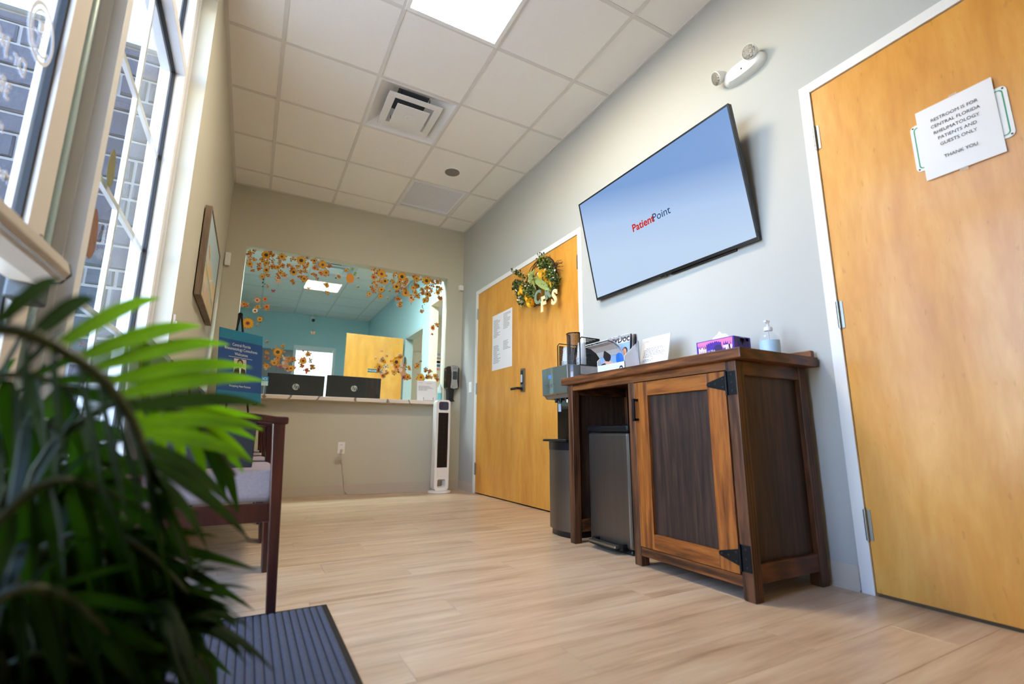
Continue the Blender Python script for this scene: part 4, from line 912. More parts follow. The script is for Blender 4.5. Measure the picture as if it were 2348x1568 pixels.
for i, (x0, x1, zt, lab) in enumerate(((.160, .724, 1.216, 'black monitor seen from behind, nearest the blue poster'), (.747, 1.336, 1.229, 'black monitor seen from behind, in front of the birch office door'))):
    t = thing('monitor', lab, 'monitor', ((x0+x1)/2, 3.17, .73), group='office monitors'); xc = (x0+x1)/2
    X_ = Matrix.Translation((xc, 3.17, zt-.165)) @ Matrix.Rotation(.012 if i else .01, 4, 'Y'); W2 = (x1-x0)/2
    m = MB(); m.box(-W2, W2, -.012, .014, -.165, .165, X=X_); m.build('panel', M['black_plastic'], t, bevel=.004)
    m = MB(); m.box(-.12, .12, -.03, -.010, -.15, -.09, X=X_); m.build('rear_cover', M['black_plastic'], t, bevel=.008)
    m = MB(); m.box(-.03, .03, -.045, -.03, -.31, -.10, X=X_); m.build('stand', M['black_plastic'], t, bevel=.004)
    m = MB(); m.box(xc-.11, xc+.11, 3.08, 3.26, .73, .742); m.build('stand_base', M['black_plastic'], t, bevel=.004)
    m = MB(); m.lathe([(0, -.0135), (.034, -.0135), (.034, -.0115)], (0, 0, .032), 30, axis='y', X=X_); lg = m.build('logo_disc', hp_c, t)
    m = MB(); m.text('hp', lambda u, v, w: X_ @ Vector((u, -.0142, v+.017)), .056, align='CENTER', shear=.28, bold=.0004, spacing=.88)
    for xx, z0_, z1_ in ((-.0185, .03, .066), (.0165, -.002, .03)): m.add([X_ @ Vector(q) for q in ((xx, -.0142, z0_), (xx+.006, -.0142, z0_), (xx+.006+(z1_-z0_)*.28, -.0142, z1_), (xx+(z1_-z0_)*.28, -.0142, z1_))], [(0, 1, 2, 3)])
    m.build('logo_letters', M['black_plastic'], lg)
an = thing('counter_notice', 'printed notice in an acrylic stand at the right end of the counter', 'notice', (1.745, 2.72, .952))
fn_ = lambda u, v, w: (1.632+u, 2.712+.12*v+w, .954+v)
m = MB(); m.prism([(0, 0), (.226, 0), (.226, .228), (0, .228)], fn_, .0012, .003); m.box(1.632, 1.858, 2.70, 2.80, .9522, .955); m.build('acrylic', pm('acrylic_stand', srgb(225, 232, 236), .05, alpha=.35), an)
m = MB(); m.prism([(.002, .002), (.224, .002), (.224, .226), (.002, .226)], fn_, .0003, .0011); m.build('sheet', M['paper'], an)
m = MB(); rows_text(m, lambda u, v, w: fn_(u, v, -.0004), .02, .205, .165, [(0, .7), (0, .75), (0, .85), (0, .95), (0, .6), (0, .5), (0, .55)], .0036, seed=9); rows_text(m, lambda u, v, w: fn_(u, v, -.0004), .02, .205, .205, [(0, .25), (.5, .85)], .003, seed=10); tag(m.build('print', M['ink_grey'], an), kind='stuff')
ch = thing('card_holder', 'small black business card stand with white cards in front of the counter notice', 'card holder', (1.745, 2.675, .952))
m = MB(); m.tube([(1.69, 2.66, .990), (1.69, 2.655, .956), (1.80, 2.655, .956), (1.80, 2.66, .990)], .003, 6); m.build('wire', M['black_metal'], ch)
m = MB(); m.box(1.695, 1.795, 2.662, 2.670, .9525, .996); m.build('card_stack', M['paper'], ch)
bt = thing('counter_bottle', 'tall pale teal bottle at the right end of the counter behind the notice', 'bottle', (1.905, 2.74, .952))
m = MB(); m.lathe([(0, 0), (.024, 0), (.026, .004), (.026, .10)], (1.905, 2.74, .9525), 18); m.build('bottle_body', pm('teal_bottle', srgb(120, 196, 204), .3), bt, smooth=True)
m = MB(); m.lathe([(.026, .10), (.026, .16), (.012, .18), (.010, .20), (0, .201)], (1.905, 2.74, .9525), 18); m.build('bottle_top', pm('pale_bottle', srgb(205, 226, 226), .3), bt, smooth=True)
cd_ = thing('payment_decals', 'strip of payment card logo decals at the right side of the reception glass', 'decal', (1.905, 2.813, 1.42))
cs = [(pm('grey_print', srgb(150, 160, 176), .5), 1.505), (pm('navy_print', srgb(60, 70, 130), .5), 1.462), (pm('orange_print', srgb(232, 110, 40), .5), 1.418), (pm('blue_print', srgb(30, 104, 168), .5), 1.376), (pm('pale_red_print', srgb(220, 150, 140), .5), 1.333)]
for i, (mm, z) in enumerate(cs):
    m = MB()
    if i == 2:
        for cy2, in ((1.895,), (1.912,)): m.lathe([(0, 0), (.0135, 0)], (cy2, 2.8143-.0002*(cy2 > 1.9), z), 18, axis='y')
    elif i == 1: m.text('VISA', lambda u, v, w: (1.903+u, 2.8145, z-.009+v), .026, align='CENTER', shear=.2, bold=.0006)
    else: m.box(1.884, 1.923, 2.8138, 2.8155, z-.013, z+.013)
    m.build('card_decal', mm, cd_)
    if i == 2: MB().lathe([(0, 0), (.0135, 0)], (1.894, 2.8136, z), 18, axis='y').build('card_decal', pm('red_print', srgb(206, 40, 36), .5), cd_)
# dark shelf cabinet and desk things in the office
oc2 = thing('office_cabinet', 'dark grey cupboard against the teal office wall left of the blinds', 'cabinet', (.40, 7.85, 0))
MB().box(.12, .655, 7.6, 8.14, .0, 2.19).build('body', pm('dark_laminate', srgb(74, 76, 76), .5), oc2, bevel=.004)
for x in (.125, .392): MB().box(x, x+.258, 7.58, 7.6, .04, 2.15).build('cupboard_door', pm('dark_laminate_door', srgb(86, 86, 84), .5), oc2, bevel=.003)
ck = thing('counter_card', 'small blue and white card on the counter between the poster and the first monitor', 'card', (.135, 2.9, .952))
m = MB(); m.box(.105, .170, 2.93, 2.933, 1.06, 1.15); m.box(.137, .140, 2.93, 2.933, .955, 1.06); m.box(.12, .16, 2.91, 2.95, .9522, .957); m.build('card', pm('pale_card', srgb(200, 226, 232), .5), ck)
MB().box(.105, .170, 2.9285, 2.93, 1.105, 1.15).build('blue_header', pm('cyan_print', srgb(24, 140, 214), .5), ck)
m = MB(); m.text('ICI', lambda u, v, w: (.1375+u, 2.928, 1.114+v), .036, align='CENTER', bold=.0008); m.build('lettering', M['paper'], ck)

# ------------------------------------------------------------------ tower fan and its cord, outlet
fx, fy = 1.848, 2.50
tf = thing('tower_fan', 'white tower fan with a black grille under the counter end', 'fan', (fx, fy, 0))
m = MB(); m.lathe([(0, 0), (.118, 0), (.122, .006), (.118, .018), (.07, .030), (.0, .032)], (fx, fy, 0), 36, sy=.95); m.build('base', M['white_plastic'], tf, smooth=True)
def fan_outline(w, z0, z1, r): return rrect(fx-w, fx+w, z0, z1, r, 6)
m = MB(); o_ = rrect(fx-.080, fx+.080, .026, .955, .036, 6); i_ = rrect(fx-.043, fx+.043, .060, .135, .014, 6); n = len(o_)
m.add([(u, fy+w, v) for w in (-.055, .055) for lp in (o_, i_) for u, v in lp],
      [(k_, (k_+1) % n, n+(k_+1) % n, n+k_) for k_ in range(n)]+[(2*n+k_, 3*n+k_, 3*n+(k_+1) % n, 2*n+(k_+1) % n) for k_ in range(n)]
      + [(k_, 2*n+k_, 2*n+(k_+1) % n, (k_+1) % n) for k_ in range(n)]+[(n+k_, n+(k_+1) % n, 3*n+(k_+1) % n, 3*n+k_) for k_ in range(n)])
m.build('housing', M['white_plastic'], tf, bevel=.004)
gr = MB().box(fx-.056, fx+.056, fy-.0575, fy-.05, .255, .820).build('grille', M['black_plastic'], tf, bevel=.003)
sl = MB().box(-.053, .053, -.0012, .0012, -.0014, .0014); me = D.meshes.new('grille_bar'); me.from_pydata(sl.v, [], sl.f); me.materials.append(M['black_metal'])
for i in range(11): inst('grille_bar', me, gr, (0, -.0585, .29+i*.05))
for xx in (-.028, -.012, .012, .028): MB().box(fx+xx-.0012, fx+xx+.0012, fy-.0605, fy-.0575, .262, .815).build('grille_rib', M['black_metal'], gr)
MB().prism(rrect(fx-.054, fx+.054, .848, .935, .020, 5), lambda u, v, w: (u, fy+w, v), -.0575, -.05).build('display', pm('fan_display', srgb(26, 44, 78), .08, coat=.8, var=(14, .6)), tf)
MB().box(fx-.046, fx+.046, fy-.0565, fy-.05, .165, .235).build('badge_plate', M['white_plastic'], tf, bevel=.002)
ol = thing('wall_outlet', 'white wall outlet with a plug under the counter', 'outlet', (.885, YB, .454))
MB().box(.850, .920, YB-.006, YB, .396, .512).build('cover_plate', M['white_plastic'], ol, bevel=.002)
m = MB()
for zz in (.482, .428): m.box(.868, .902, YB-.009, YB-.005, zz-.017, zz+.017)
m.build('receptacle', M['white_plastic'], ol, bevel=.003)
m = MB()
for zz in (.484,):
    for xx in (.879, .891): m.box(xx-.0012, xx+.0012, YB-.0095, YB-.0085, zz-.006, zz+.006)
m.build('slot', M['ink'], ol)
cr = thing('fan_cord', 'white power cord with a tied bundle running from the outlet to the fan', 'cord', (.9, 2.73, 0))
wcord = pm('cord_white', srgb(206, 196, 180), .5)
MB().box(.874, .898, YB-.035, YB-.009, .418, .442).build('plug', wcord, cr, bevel=.004)
m = MB(); yc = YB-.012; m.tube([(.886, YB-.03, .420), (.888, YB-.028, .39), (.890, yc, .33), (.905, yc, .26), (.925, yc, .19), (.938, yc, .12), (.942, yc, .06), (.965, yc-.01, .015), (1.05, yc-.03, .006), (1.12, 2.70, .0045), (1.25, 2.695, .0045), (1.45, 2.66, .0045), (1.55, 2.68, .0045), (1.68, 2.64, .0045), (1.745, 2.56, .0045), (1.76, 2.54, .012)], .0032, 6)
m.tube([(.893, yc, .33), (.91, yc-.004, .26), (.915, yc-.006, .20), (.930, yc-.006, .13), (.940, yc-.008, .04), (.975, yc-.012, .006), (1.10, 2.725, .0045)], .003, 6); m.build('cable', wcord, cr, smooth=True)
m = MB()
for i in range(5): m.tube([(.892, yc-.004*i, .372-.006*i), (.86, yc-.006-.002*i, .368-.010*i), (.835, yc-.004, .352-.010*i), (.842, yc, .340-.010*i), (.87, yc, .348-.010*i), (.893, yc-.003*i, .352-.006*i)], .003, 5)
m.build('cord_bundle', wcord, cr, smooth=True)

# ------------------------------------------------------------------ wall dispensers, switch, sensors
sd = thing('sanitizer_dispenser', 'black and silver hand sanitiser dispenser on the wall right of the glass', 'dispenser', (2.035, YB, 1.16))
m = MB(); m.prism(rrect(1.952, 2.112, 1.100, 1.360, .03, 6), lambda u, v, w: (u, YB-w, v), 0, .095); m.build('body', pm('gloss_black_body', srgb(14, 16, 20), .18, coat=.4), sd, bevel=.014, seg=3)
P = [(1.998, 1.365), (2.035, 1.372), (2.090, 1.362), (2.078, 1.28), (2.078, 1.20), (2.090, 1.112), (2.045, 1.100), (2.002, 1.112), (2.012, 1.20), (2.012, 1.28)]
m = MB(); m.prism(P, lambda u, v, w: (u, YB-w, v), .085, .112); m.build('front_cover', pm('silver_cover', srgb(168, 166, 160), .3, metal=.5), sd, bevel=.005)
MB().prism(rrect(2.018, 2.072, 1.205, 1.300, .012, 4), lambda u, v, w: (u, YB-w, v), .110, .114).build('window', pm('smoked_window', srgb(48, 46, 44), .1, coat=.7, var=(40, .5)), sd)
m = MB(); m.box(2.024, 2.066, YB-.1135, YB-.110, 1.325, 1.342); m.build('badge', pm('badge_blue', srgb(70, 80, 130), .4), sd)
m = MB(); m.text('PURELL', lambda u, v, w: (2.045+u, YB-.114, 1.329+v), .012, align='CENTER'); m.build('badge_lettering', M['white_plastic'], sd)
m = MB(); m.cyl((2.024, YB-.111, 1.128), (2.024, YB-.114, 1.128), .004, n=10); m.build('sensor_dot', M['ink'], sd)
m = MB(); m.prism([(1.985, 1.105), (2.060, 1.105), (2.052, .985), (2.064, .972), (2.078, .966), (2.04, .960), (1.99, .962)], lambda u, v, w: (u, YB-w, v), .002, .07); m.build('drip_arm', M['black_plastic'], sd, bevel=.006)
sw = thing('light_switch', 'white rocker light switch between the corner and the far door', 'switch', (XR, 2.47, 1.11))
MB().box(XR-.006, XR, 2.436, 2.506, 1.052, 1.168).build('cover_plate', M['white_plastic'], sw, bevel=.002)
MB().box(XR-.010, XR-.005, 2.455, 2.487, 1.078, 1.142).build('rocker', M['white_plastic'], sw, bevel=.002)
s1 = thing('motion_sensor', 'white rounded motion sensor at the left end of the back wall', 'sensor', (-.300, YB, 2.24))
m = MB(); m.prism(rrect(-.317, -.268, 2.175, 2.305, .010, 4), lambda u, v, w: (u, YB-w, v), .0, .045); m.build('sensor_body', M['white_plastic'], s1, bevel=.012, seg=3)
MB().box(-.310, -.275, YB-.047, YB-.043, 2.19, 2.235).build('sensor_lens', M['white_plastic'], s1, bevel=.004)
s2 = thing('door_chime', 'small square white sensor in the corner above the far door', 'sensor', (2.125, YB, 2.325))
MB().box(2.105, 2.160, YB-.04, YB, 2.295, 2.358).build('sensor_body', M['white_plastic'], s2, bevel=.008)
MB().box(2.117, 2.148, YB-.043, YB-.039, 2.308, 2.345).build('sensor_face', M['grey_plastic'] if False else M['frame_white'], s2, bevel=.004)
th = thing('wall_hook', 'small white cord cleat on the left wall beside the window', 'hook', (XL, .285, 1.09))
MB().box(XL, XL+.012, .275, .300, 1.075, 1.135).build('cleat', M['white_plastic'], th, bevel=.004)
MB().box(XL+.008, XL+.02, .283, .292, 1.085, 1.105).build('hook_tip', M['white_plastic'], th, bevel=.002)
th2 = thing('wall_clip', 'tiny grey clip on the left wall below the cleat', 'clip', (XL, .29, 1.0)); MB().box(XL, XL+.01, .285, .305, .985, 1.012).build('clip', M['grey_plastic'], th2, bevel=.003); MB().box(XL+.009, XL+.014, .29, .300, .99, 1.0).build('clip_tongue', M['steel'], th2, bevel=.001)

# ------------------------------------------------------------------ framed painting on the left wall
pf = thing('framed_painting', 'abstract pastel painting in a taupe box frame on the left wall', 'painting', (XL, 1.33, 1.66))
py0, py1, pz0, pz1 = .855, 1.80, 1.388, 1.952
fw_ = wood('taupe_frame', srgb(104, 88, 74), srgb(128, 110, 94), srgb(146, 128, 110), (6, 6, .6), 3, rough=.5, bump=.1)
m = MB()
for q in ((py0, py0+.014, pz0, pz1), (py1-.014, py1, pz0, pz1), (py0+.014, py1-.014, pz0, pz0+.014), (py0+.014, py1-.014, pz1-.014, pz1)): MB().box(XL+.006, XL+.042, *q).build('frame_side', fw_, pf, bevel=.0015)
def paint_mat():
    m, nt, p, N, L = _base('abstract_paint'); p.inputs['Roughness'].default_value = .6
    tc = N.new('ShaderNodeTexCoord'); sp = N.new('ShaderNodeSeparateXYZ'); L.new(tc.outputs['Generated'], sp.inputs[0])
    nz = N.new('ShaderNodeTexNoise'); nz.inputs['Scale'].default_value = 3.2; nz.inputs['Detail'].default_value = 5; L.new(tc.outputs['Generated'], nz.inputs['Vector'])
    ad = N.new('ShaderNodeMath'); ad.operation = 'MULTIPLY_ADD'; ad.inputs[1].default_value = .7; L.new(nz.outputs[0], ad.inputs[0]); L.new(sp.outputs['Z'], ad.inputs[2])
    r = N.new('ShaderNodeValToRGB'); e = r.color_ramp.elements; e[0].position = .2; e[0].color = c4(srgb(150, 172, 160)); e[1].position = 1.15 if False else 1.0; e[1].color = c4(srgb(178, 200, 206))
    for ps, c in ((.42, (214, 190, 140)), (.55, (206, 186, 166)), (.66, (222, 206, 186)), (.78, (226, 190, 120)), (.88, (196, 204, 200))): q = e.new(ps); q.color = c4(srgb(*c))
    L.new(ad.outputs[0], r.inputs[0]); L.new(r.outputs[0], p.inputs['Base Color']); return m
cv = MB().box(XL+.008, XL+.036, py0+.014, py1-.014, pz0+.014, pz1-.014).build('canvas', paint_mat(), pf)
m = MB(); rr = random.Random(6); xp = XL+.0364
def stroke(y0, z0, y1, z1, w, mi):
    n = 8; vs = []
    for i in range(n+1):
        t_ = i/n; yy, zz = y0+(y1-y0)*t_, z0+(z1-z0)*t_+rr.uniform(-.004, .004); ww = w*(.6+.6*rr.random()); vs += [(xp, yy, zz-ww), (xp, yy, zz+ww)]
    m.add(vs, [(2*i, 2*i+2, 2*i+3, 2*i+1) for i in range(n)], mi)
stroke(.90, 1.63, 1.72, 1.52, .007, 0); stroke(.90, 1.60, 1.70, 1.50, .004, 0); stroke(1.3, 1.60, 1.5, 1.66, .006, 1); stroke(1.35, 1.63, 1.55, 1.60, .004, 1); stroke(1.0, 1.50, 1.04, 1.44, .02, 2); stroke(1.3, 1.47, 1.33, 1.42, .02, 2); stroke(.92, 1.52, .96, 1.44, .015, 0); stroke(1.0, 1.75, 1.15, 1.70, .02, 2)
m.build('brush_stroke', [pm('paint_green', srgb(84, 160, 138), .6), pm('paint_white', srgb(232, 230, 226), .6), pm('paint_ochre', srgb(206, 158, 78), .6)], cv)

# ------------------------------------------------------------------ poster on easel
P0, P1 = V(-.227, 2.10, 0), V(.095, 2.378, 0); ed = (P1-P0).normalized(); nd = V(ed.y, -ed.x, 0)
wP = (P1-P0).length; zb, zt = .850, 1.452; lean = .10
def fp(u, v, w): q = P0+ed*u+nd*(w-lean*(v-.3)); return (q.x, q.y, zb+v)
es = thing('easel', 'black tripod easel holding the blue welcome poster', 'easel', (-.02, 2.35, 0))
apx = Vector(fp(wP*.5, .76, -.03)); wl = M['black_metal']
for u in (.02, wP-.02):
    b_ = P0+ed*u+nd*.10; MB().tube([apx+ed*(.012 if u > .1 else -.012), (b_.x, b_.y, .004)], .0085, 8).build('leg', wl, es, smooth=True)
b_ = P0+ed*(wP*.5)-nd*.36; MB().tube([apx, (b_.x, b_.y, .004)], .008, 8).build('leg', wl, es, smooth=True)
MB().ball(tuple(apx), .02, 10, 6).build('hinge_cap', wl, es)
for u in (.10, wP-.06):
    m = MB(); m.tube([fp(u, -.012, -.02), fp(u, -.014, .02), fp(u, .006, .024)], .006, 6); m.build('support_peg', wl, es)
po = thing('poster_board', 'blue welcome poster board with white lettering and a small portrait', 'poster', (-.06, 2.25, .85))
pb_ = [pm('poster_blue', srgb(18, 74, 142), .4), pm('poster_teal', srgb(20, 122, 158), .4, var=(7, .2)), M['paper'], pm('poster_photo', srgb(206, 192, 190), .5), pm('poster_dark', srgb(32, 26, 28), .5), pm('poster_skin', srgb(196, 150, 128), .5)]
m = MB(); m.prism([(0, 0), (wP, 0), (wP, zt-zb), (0, zt-zb)], fp, -.004, .0); m.build('board', pb_[0], po)
H_ = zt-zb; m = MB(); qd = lambda a, b, c, d, mi, w=.0006: m.add([fp(a, b, w), fp(c, b, w), fp(c, d, w), fp(a, d, w)], [(0, 1, 2, 3)], mi)
qd(0, H_-.085, wP, H_, 1); qd(0, 0, wP, .085, 1); qd(wP*.22, H_*.615, wP*.76, H_*.62, 2); qd(wP*.34, H_*.39, wP*.62, H_*.60, 3)
el_ = lambda cu, cv_, ru, rv, mi, w: m.add([fp(cu+ru*math.cos(2*PI*i/16), cv_+rv*math.sin(2*PI*i/16), w) for i in range(16)], [tuple(range(16))], mi)
el_(wP*.48, H_*.545, .030, .033, 4, .0008); el_(wP*.48, H_*.53, .020, .028, 5, .001)
m.add([fp(wP*a, H_*b, .0009) for a, b in ((.34, .39), (.62, .39), (.60, .455), (.53, .475), (.43, .475), (.36, .455))], [(0, 1, 2, 3, 4, 5)], 4); m.add([fp(wP*a, H_*b, .0011) for a, b in ((.46, .475), (.51, .475), (.495, .39), (.475, .39))], [(0, 1, 2, 3)], 2)
for tx, v, s_ in (('Central Florida', .775, .036), ('Rheumatology Consultants', .715, .036), ('Welcomes', .645, .036), ('Accepting New Patients', .20, .026)): m.text(tx, lambda a, b, w, v=v: fp(wP*.5+a, H_*v+b, .0008), s_, mi=2, align='CENTER', sx=.82)
m.build('poster_print', pb_, po)

# ------------------------------------------------------------------ waiting room chairs along the left wall
cw = wood('mahogany', srgb(34, 14, 10), srgb(58, 24, 16), srgb(80, 36, 24), (6, 6, .6), 3, rough=.3, bump=.05, coat=.25, hue=.0)
fab = pm('mauve_fabric', srgb(150, 136, 138), .95, var=(160, .18), bump=(420, .8, .002)); blk = pm('black_vinyl', srgb(20, 19, 22), .5)
def chair(label, yc):
    t = thing('waiting_chair', label, 'chair', (-.07, yc, 0), group='waiting chairs along the left wall')
    hw_ = .285
    for s_ in (-1, 1):
        y_ = s_*hw_
        m = MB(); m.prism([(.220, 0), (.249, 0), (.224, .640), (.182, .640)], lambda u, v, w: (u, y_+w, v), -.022, .022); m.build('leg', cw, t, bevel=.004, local=True)
        m = MB(); m.prism([(-.245, 0), (-.205, 0), (-.165, .42), (-.215, .88), (-.245, .88), (-.205, .42)], lambda u, v, w: (u, y_+w, v), -.02, .02); m.build('leg', cw, t, bevel=.004, local=True)
        n = 12; top = [(-.215+.449*i/n, .640+.020*math.sin(PI*min(1, .12+i/n*.95))) for i in range(n+1)]; bot = [(x, z-.026) for x, z in reversed(top)]
        m = MB(); m.prism(top+bot, lambda u, v, w: (u, y_+w, v), -.028, .028); m.build('armrest', cw, t, bevel=.006, local=True)
        m = MB(); m.prism([(-.19, .47), (.135, .47), (.137, .628), (-.19, .628)], lambda u, v, w: (u, y_+w, v), -.010, .010); m.build('arm_panel', blk, t, bevel=.003, local=True)
        m = MB(); m.box(-.2, .21, y_-.014, y_+.014, .292, .352); m.build('side_rail', cw, t, bevel=.003, local=True)
    MB().box(.20, .232, -hw_+.02, hw_-.02, .292, .350).build('front_rail', cw, t, bevel=.003, local=True); MB().box(-.205, -.175, -hw_+.02, hw_-.02, .292, .350).build('back_rail', cw, t, bevel=.003, local=True)
    MB().box(-.19, .220, -hw_+.006, hw_-.006, .352, .462).build('seat_cushion', fab, t, bevel=.028, seg=4, local=True)
    m = MB(); m.prism([(-.190, .48), (-.150, .46), (-.195, .87), (-.235, .87)], lambda u, v, w: (u, w, v), -hw_+.03, hw_-.03); m.build('backrest', blk, t, bevel=.012, seg=3, local=True)
    MB().box(-.248, -.205, -hw_, hw_, .865, .90).build('top_rail', cw, t, bevel=.006, local=True)
    return t
for i, lab in enumerate(('mahogany waiting chair nearest the floor mat, mauve seat, dark arm panels', 'mahogany waiting chair second from the floor mat', 'mahogany waiting chair third from the floor mat', 'mahogany waiting chair at the far end of the row by the easel')): chair(lab, -.235+.640*i)

# ------------------------------------------------------------------ ribbed entrance mat
mt_ = thing('entrance_mat', 'blue grey ribbed entrance mat with a black rubber border', 'mat', (.0, -1.0, 0))
MX0, MX1, MY0, MY1 = -.30, .339, -1.44, -.516
m = MB(); m.box(MX0, MX1, MY0, MY1, .0002, .004); m.build('rubber_border', M['black_rubber'], mt_, bevel=.0015)
ribm = pm('blue_carpet', srgb(86, 93, 108), .95, var=(330, .6), bump=(700, 1.0, .004))
rm = MB(); pr2 = [(-.0092, 0), (-.0078, .0036), (-.003, .0050), (.003, .0050), (.0078, .0036), (.0092, 0)]
L0, L1 = MY0+.025, MY1-.025; rm.prism(pr2, lambda u, v, w: (u, w, v), -(L1-L0)/2, (L1-L0)/2); rme = D.meshes.new('carpet_rib'); rme.from_pydata(rm.v, [], rm.f); rme.materials.append(ribm)
nr = 29
for i in range(nr): inst('carpet_rib', rme, mt_, (MX0+.026+(MX1-MX0-.052)*i/(nr-1), (L0+L1)/2+1.0, .004))
MB().box(MX0+.018, MX1-.018, L0, L1, .004, .0052).build('carpet_backing', pm('carpet_dark', srgb(44, 48, 60), .95, var=(300, .4)), mt_)

# ------------------------------------------------------------------ measuring helpers: photo point on a known plane of the room
def _ray(px, py): return _f+_r*((px-IW/2)/FPX)-_u*((py-IH/2)/FPX)
def onp(px, py, ax, val):
    d = _ray(px, py); return CAM+d*((val-CAM[ax])/d[ax])

# ------------------------------------------------------------------ sunflower decals on the reception glass
DEC = [pm('petal_yellow', srgb(236, 178, 34), .6), pm('petal_orange', srgb(232, 140, 44), .6), pm('petal_white', srgb(236, 236, 226), .6), pm('seed_brown', srgb(96, 50, 22), .6), pm('seed_gold', srgb(190, 116, 60), .6),
       pm('decal_leaf', srgb(86, 104, 66), .6), pm('decal_blue', srgb(98, 108, 160), .6), pm('decal_peach', srgb(236, 190, 150), .6), pm('decal_rust', srgb(196, 86, 44), .6), pm('decal_grey_leaf', srgb(120, 138, 134), .6), pm('decal_dark', srgb(52, 44, 40), .6), pm('petal_deep', srgb(212, 140, 16), .6), pm('hive_amber', srgb(228, 152, 52), .6), pm('leaf_bright', srgb(134, 172, 60), .6), pm('fur_tan', srgb(206, 156, 116), .6), pm('fur_pale', srgb(226, 206, 188), .6), pm('petal_magenta', srgb(176, 74, 110), .6)]
GY = 2.8148; dr_ = random.Random(21)
def flower(m, px, py, rp, kind=0):
    c = onp(px, py, 1, GY); s_ = (onp(px+rp, py, 1, GY)-c).length; n = 13 if rp > 4 else 9
    pet, seed = {0: (0, 4), 1: (0, 3), 2: (2, 4), 3: (1, 8), 4: (7, 8), 5: (8, 3), 6: (16, 3)}[kind]
    ph = dr_.random()*6
    for L_, mi, rr_ in ((0, 11 if pet == 0 else pet, 1.0), (1, pet, .86)):
        for i in range(n):
            a = ph+2*PI*(i+.5*L_)/n; w = 2*PI/n*.55; y = GY-.0002*L_-.0001
            m.add([(c.x+s_*rr_*.25*math.cos(a-w), y, c.z+s_*rr_*.25*math.sin(a-w)), (c.x+s_*rr_*.72*math.cos(a-w*.62), y, c.z+s_*rr_*.72*math.sin(a-w*.62)), (c.x+s_*rr_*math.cos(a), y, c.z+s_*rr_*math.sin(a)), (c.x+s_*rr_*.72*math.cos(a+w*.62), y, c.z+s_*rr_*.72*math.sin(a+w*.62)), (c.x+s_*rr_*.25*math.cos(a+w), y, c.z+s_*rr_*.25*math.sin(a+w))], [(0, 1, 2, 3, 4)], mi)
    for k_, (q, mi) in enumerate(((.36, seed), (.2, 3 if seed == 4 else 10))):
        m.add([(c.x+s_*q*math.cos(2*PI*i/12), GY-.0005-.0001*k_, c.z+s_*q*math.sin(2*PI*i/12)) for i in range(12)], [tuple(range(12))], mi)
def leaf2(m, px, py, lp, ang, mi=5, wd=.28):
    c = onp(px, py, 1, GY); s_ = (onp(px+lp, py, 1, GY)-c).length; ca, sa = math.cos(ang), math.sin(ang)
    P = [(0, 0), (.35, wd), (.7, wd*.75), (1, 0), (.7, -wd*.75), (.35, -wd)]
    m.add([(c.x+s_*(u*ca-v*sa), GY+.0002, c.z+s_*(u*sa+v*ca)) for u, v in P], [(0, 1, 2, 3, 4, 5)], mi)
def ellp(m, px, py, rx, rz, mi, dy=0.0, ang=0.0):
    c = onp(px, py, 1, GY); k_ = (onp(px+1, py, 1, GY)-c).length; ca, sa = math.cos(ang), math.sin(ang)
    m.add([(c.x+k_*(rx*math.cos(2*PI*i/16)*ca-rz*math.sin(2*PI*i/16)*sa), GY-dy, c.z+k_*(rx*math.cos(2*PI*i/16)*sa+rz*math.sin(2*PI*i/16)*ca)) for i in range(16)], [tuple(range(16))], mi)
def decal(name, label, ox, oy, k, fl, leaves=18, extra=None, cat='decal', group='flower decals on the reception glass'):
    m = MB(); P = [(ox+a/k, oy+b/k, r/k, kd) for a, b, r, kd in fl]
    for (px, py, rp, kd) in P: flower(m, px, py, rp*1.22, kd)
    for _ in range(leaves*2):
        a = dr_.choice(P); an = dr_.random()*2*PI; d_ = a[2]*.7
        leaf2(m, a[0]+d_*math.cos(an), a[1]-d_*math.sin(an), dr_.uniform(2.5, 5.5), an+dr_.uniform(-.5, .5), dr_.choice((5, 5, 5, 9, 6, 13)))
    for _ in range(len(P)*4 if len(P) > 5 else 0):
        a = dr_.choice(P); an = dr_.random()*2*PI; d_ = a[2]*dr_.uniform(.9, 1.5); flower(m, a[0]+d_*math.cos(an), a[1]+d_*.9*math.sin(an), dr_.uniform(1.9, 3.8), dr_.choice((0, 0, 0, 3, 2, 4)))
    if extra: extra(m)
    c = onp(sum(p[0] for p in P)/len(P) if P else ox, sum(p[1] for p in P)/len(P) if P else oy, 1, GY)
    o = m.build(name, DEC, loc=tuple(c)); tag(o, label, cat, group); return o
A_ = (540, 550, 8.254); B_ = (780, 570, 8.254); C_ = (590, 740, 8.71); D_ = (820, 760, 9.224)
decal('flower_decal', 'small flower garland decal at the top left corner of the reception glass', *A_, [(280, 240, 36, 0), (365, 220, 30, 2), (295, 335, 28, 2), (350, 380, 32, 0), (270, 455, 58, 0), (320, 575, 22, 3), (230, 275, 18, 2)], 14)
def tailA(m):
    for i in range(9): leaf2(m, 604+dr_.uniform(-3, 3), 638+i*2.4, 4, dr_.random()*6, 5)
decal('flower_decal', 'hanging sunflower garland decal, second from the left top of the reception glass', *A_, [(580, 285, 88, 1), (705, 300, 30, 3), (510, 370, 40, 0), (580, 435, 48, 0), (690, 390, 35, 2), (450, 480, 30, 3), (455, 545, 30, 3), (690, 500, 36, 3), (585, 570, 58, 1), (505, 695, 46, 0), (595, 660, 32, 0), (615, 875, 20, 0), (655, 250, 24, 3)], 26, tailA)
def lant(cx, cy):
    def f(m): ellp(m, cx, cy, 5, 5.5, 7, -.0001); leaf2(m, cx, cy+5, 7, -PI/2, 10, .05)
    return f
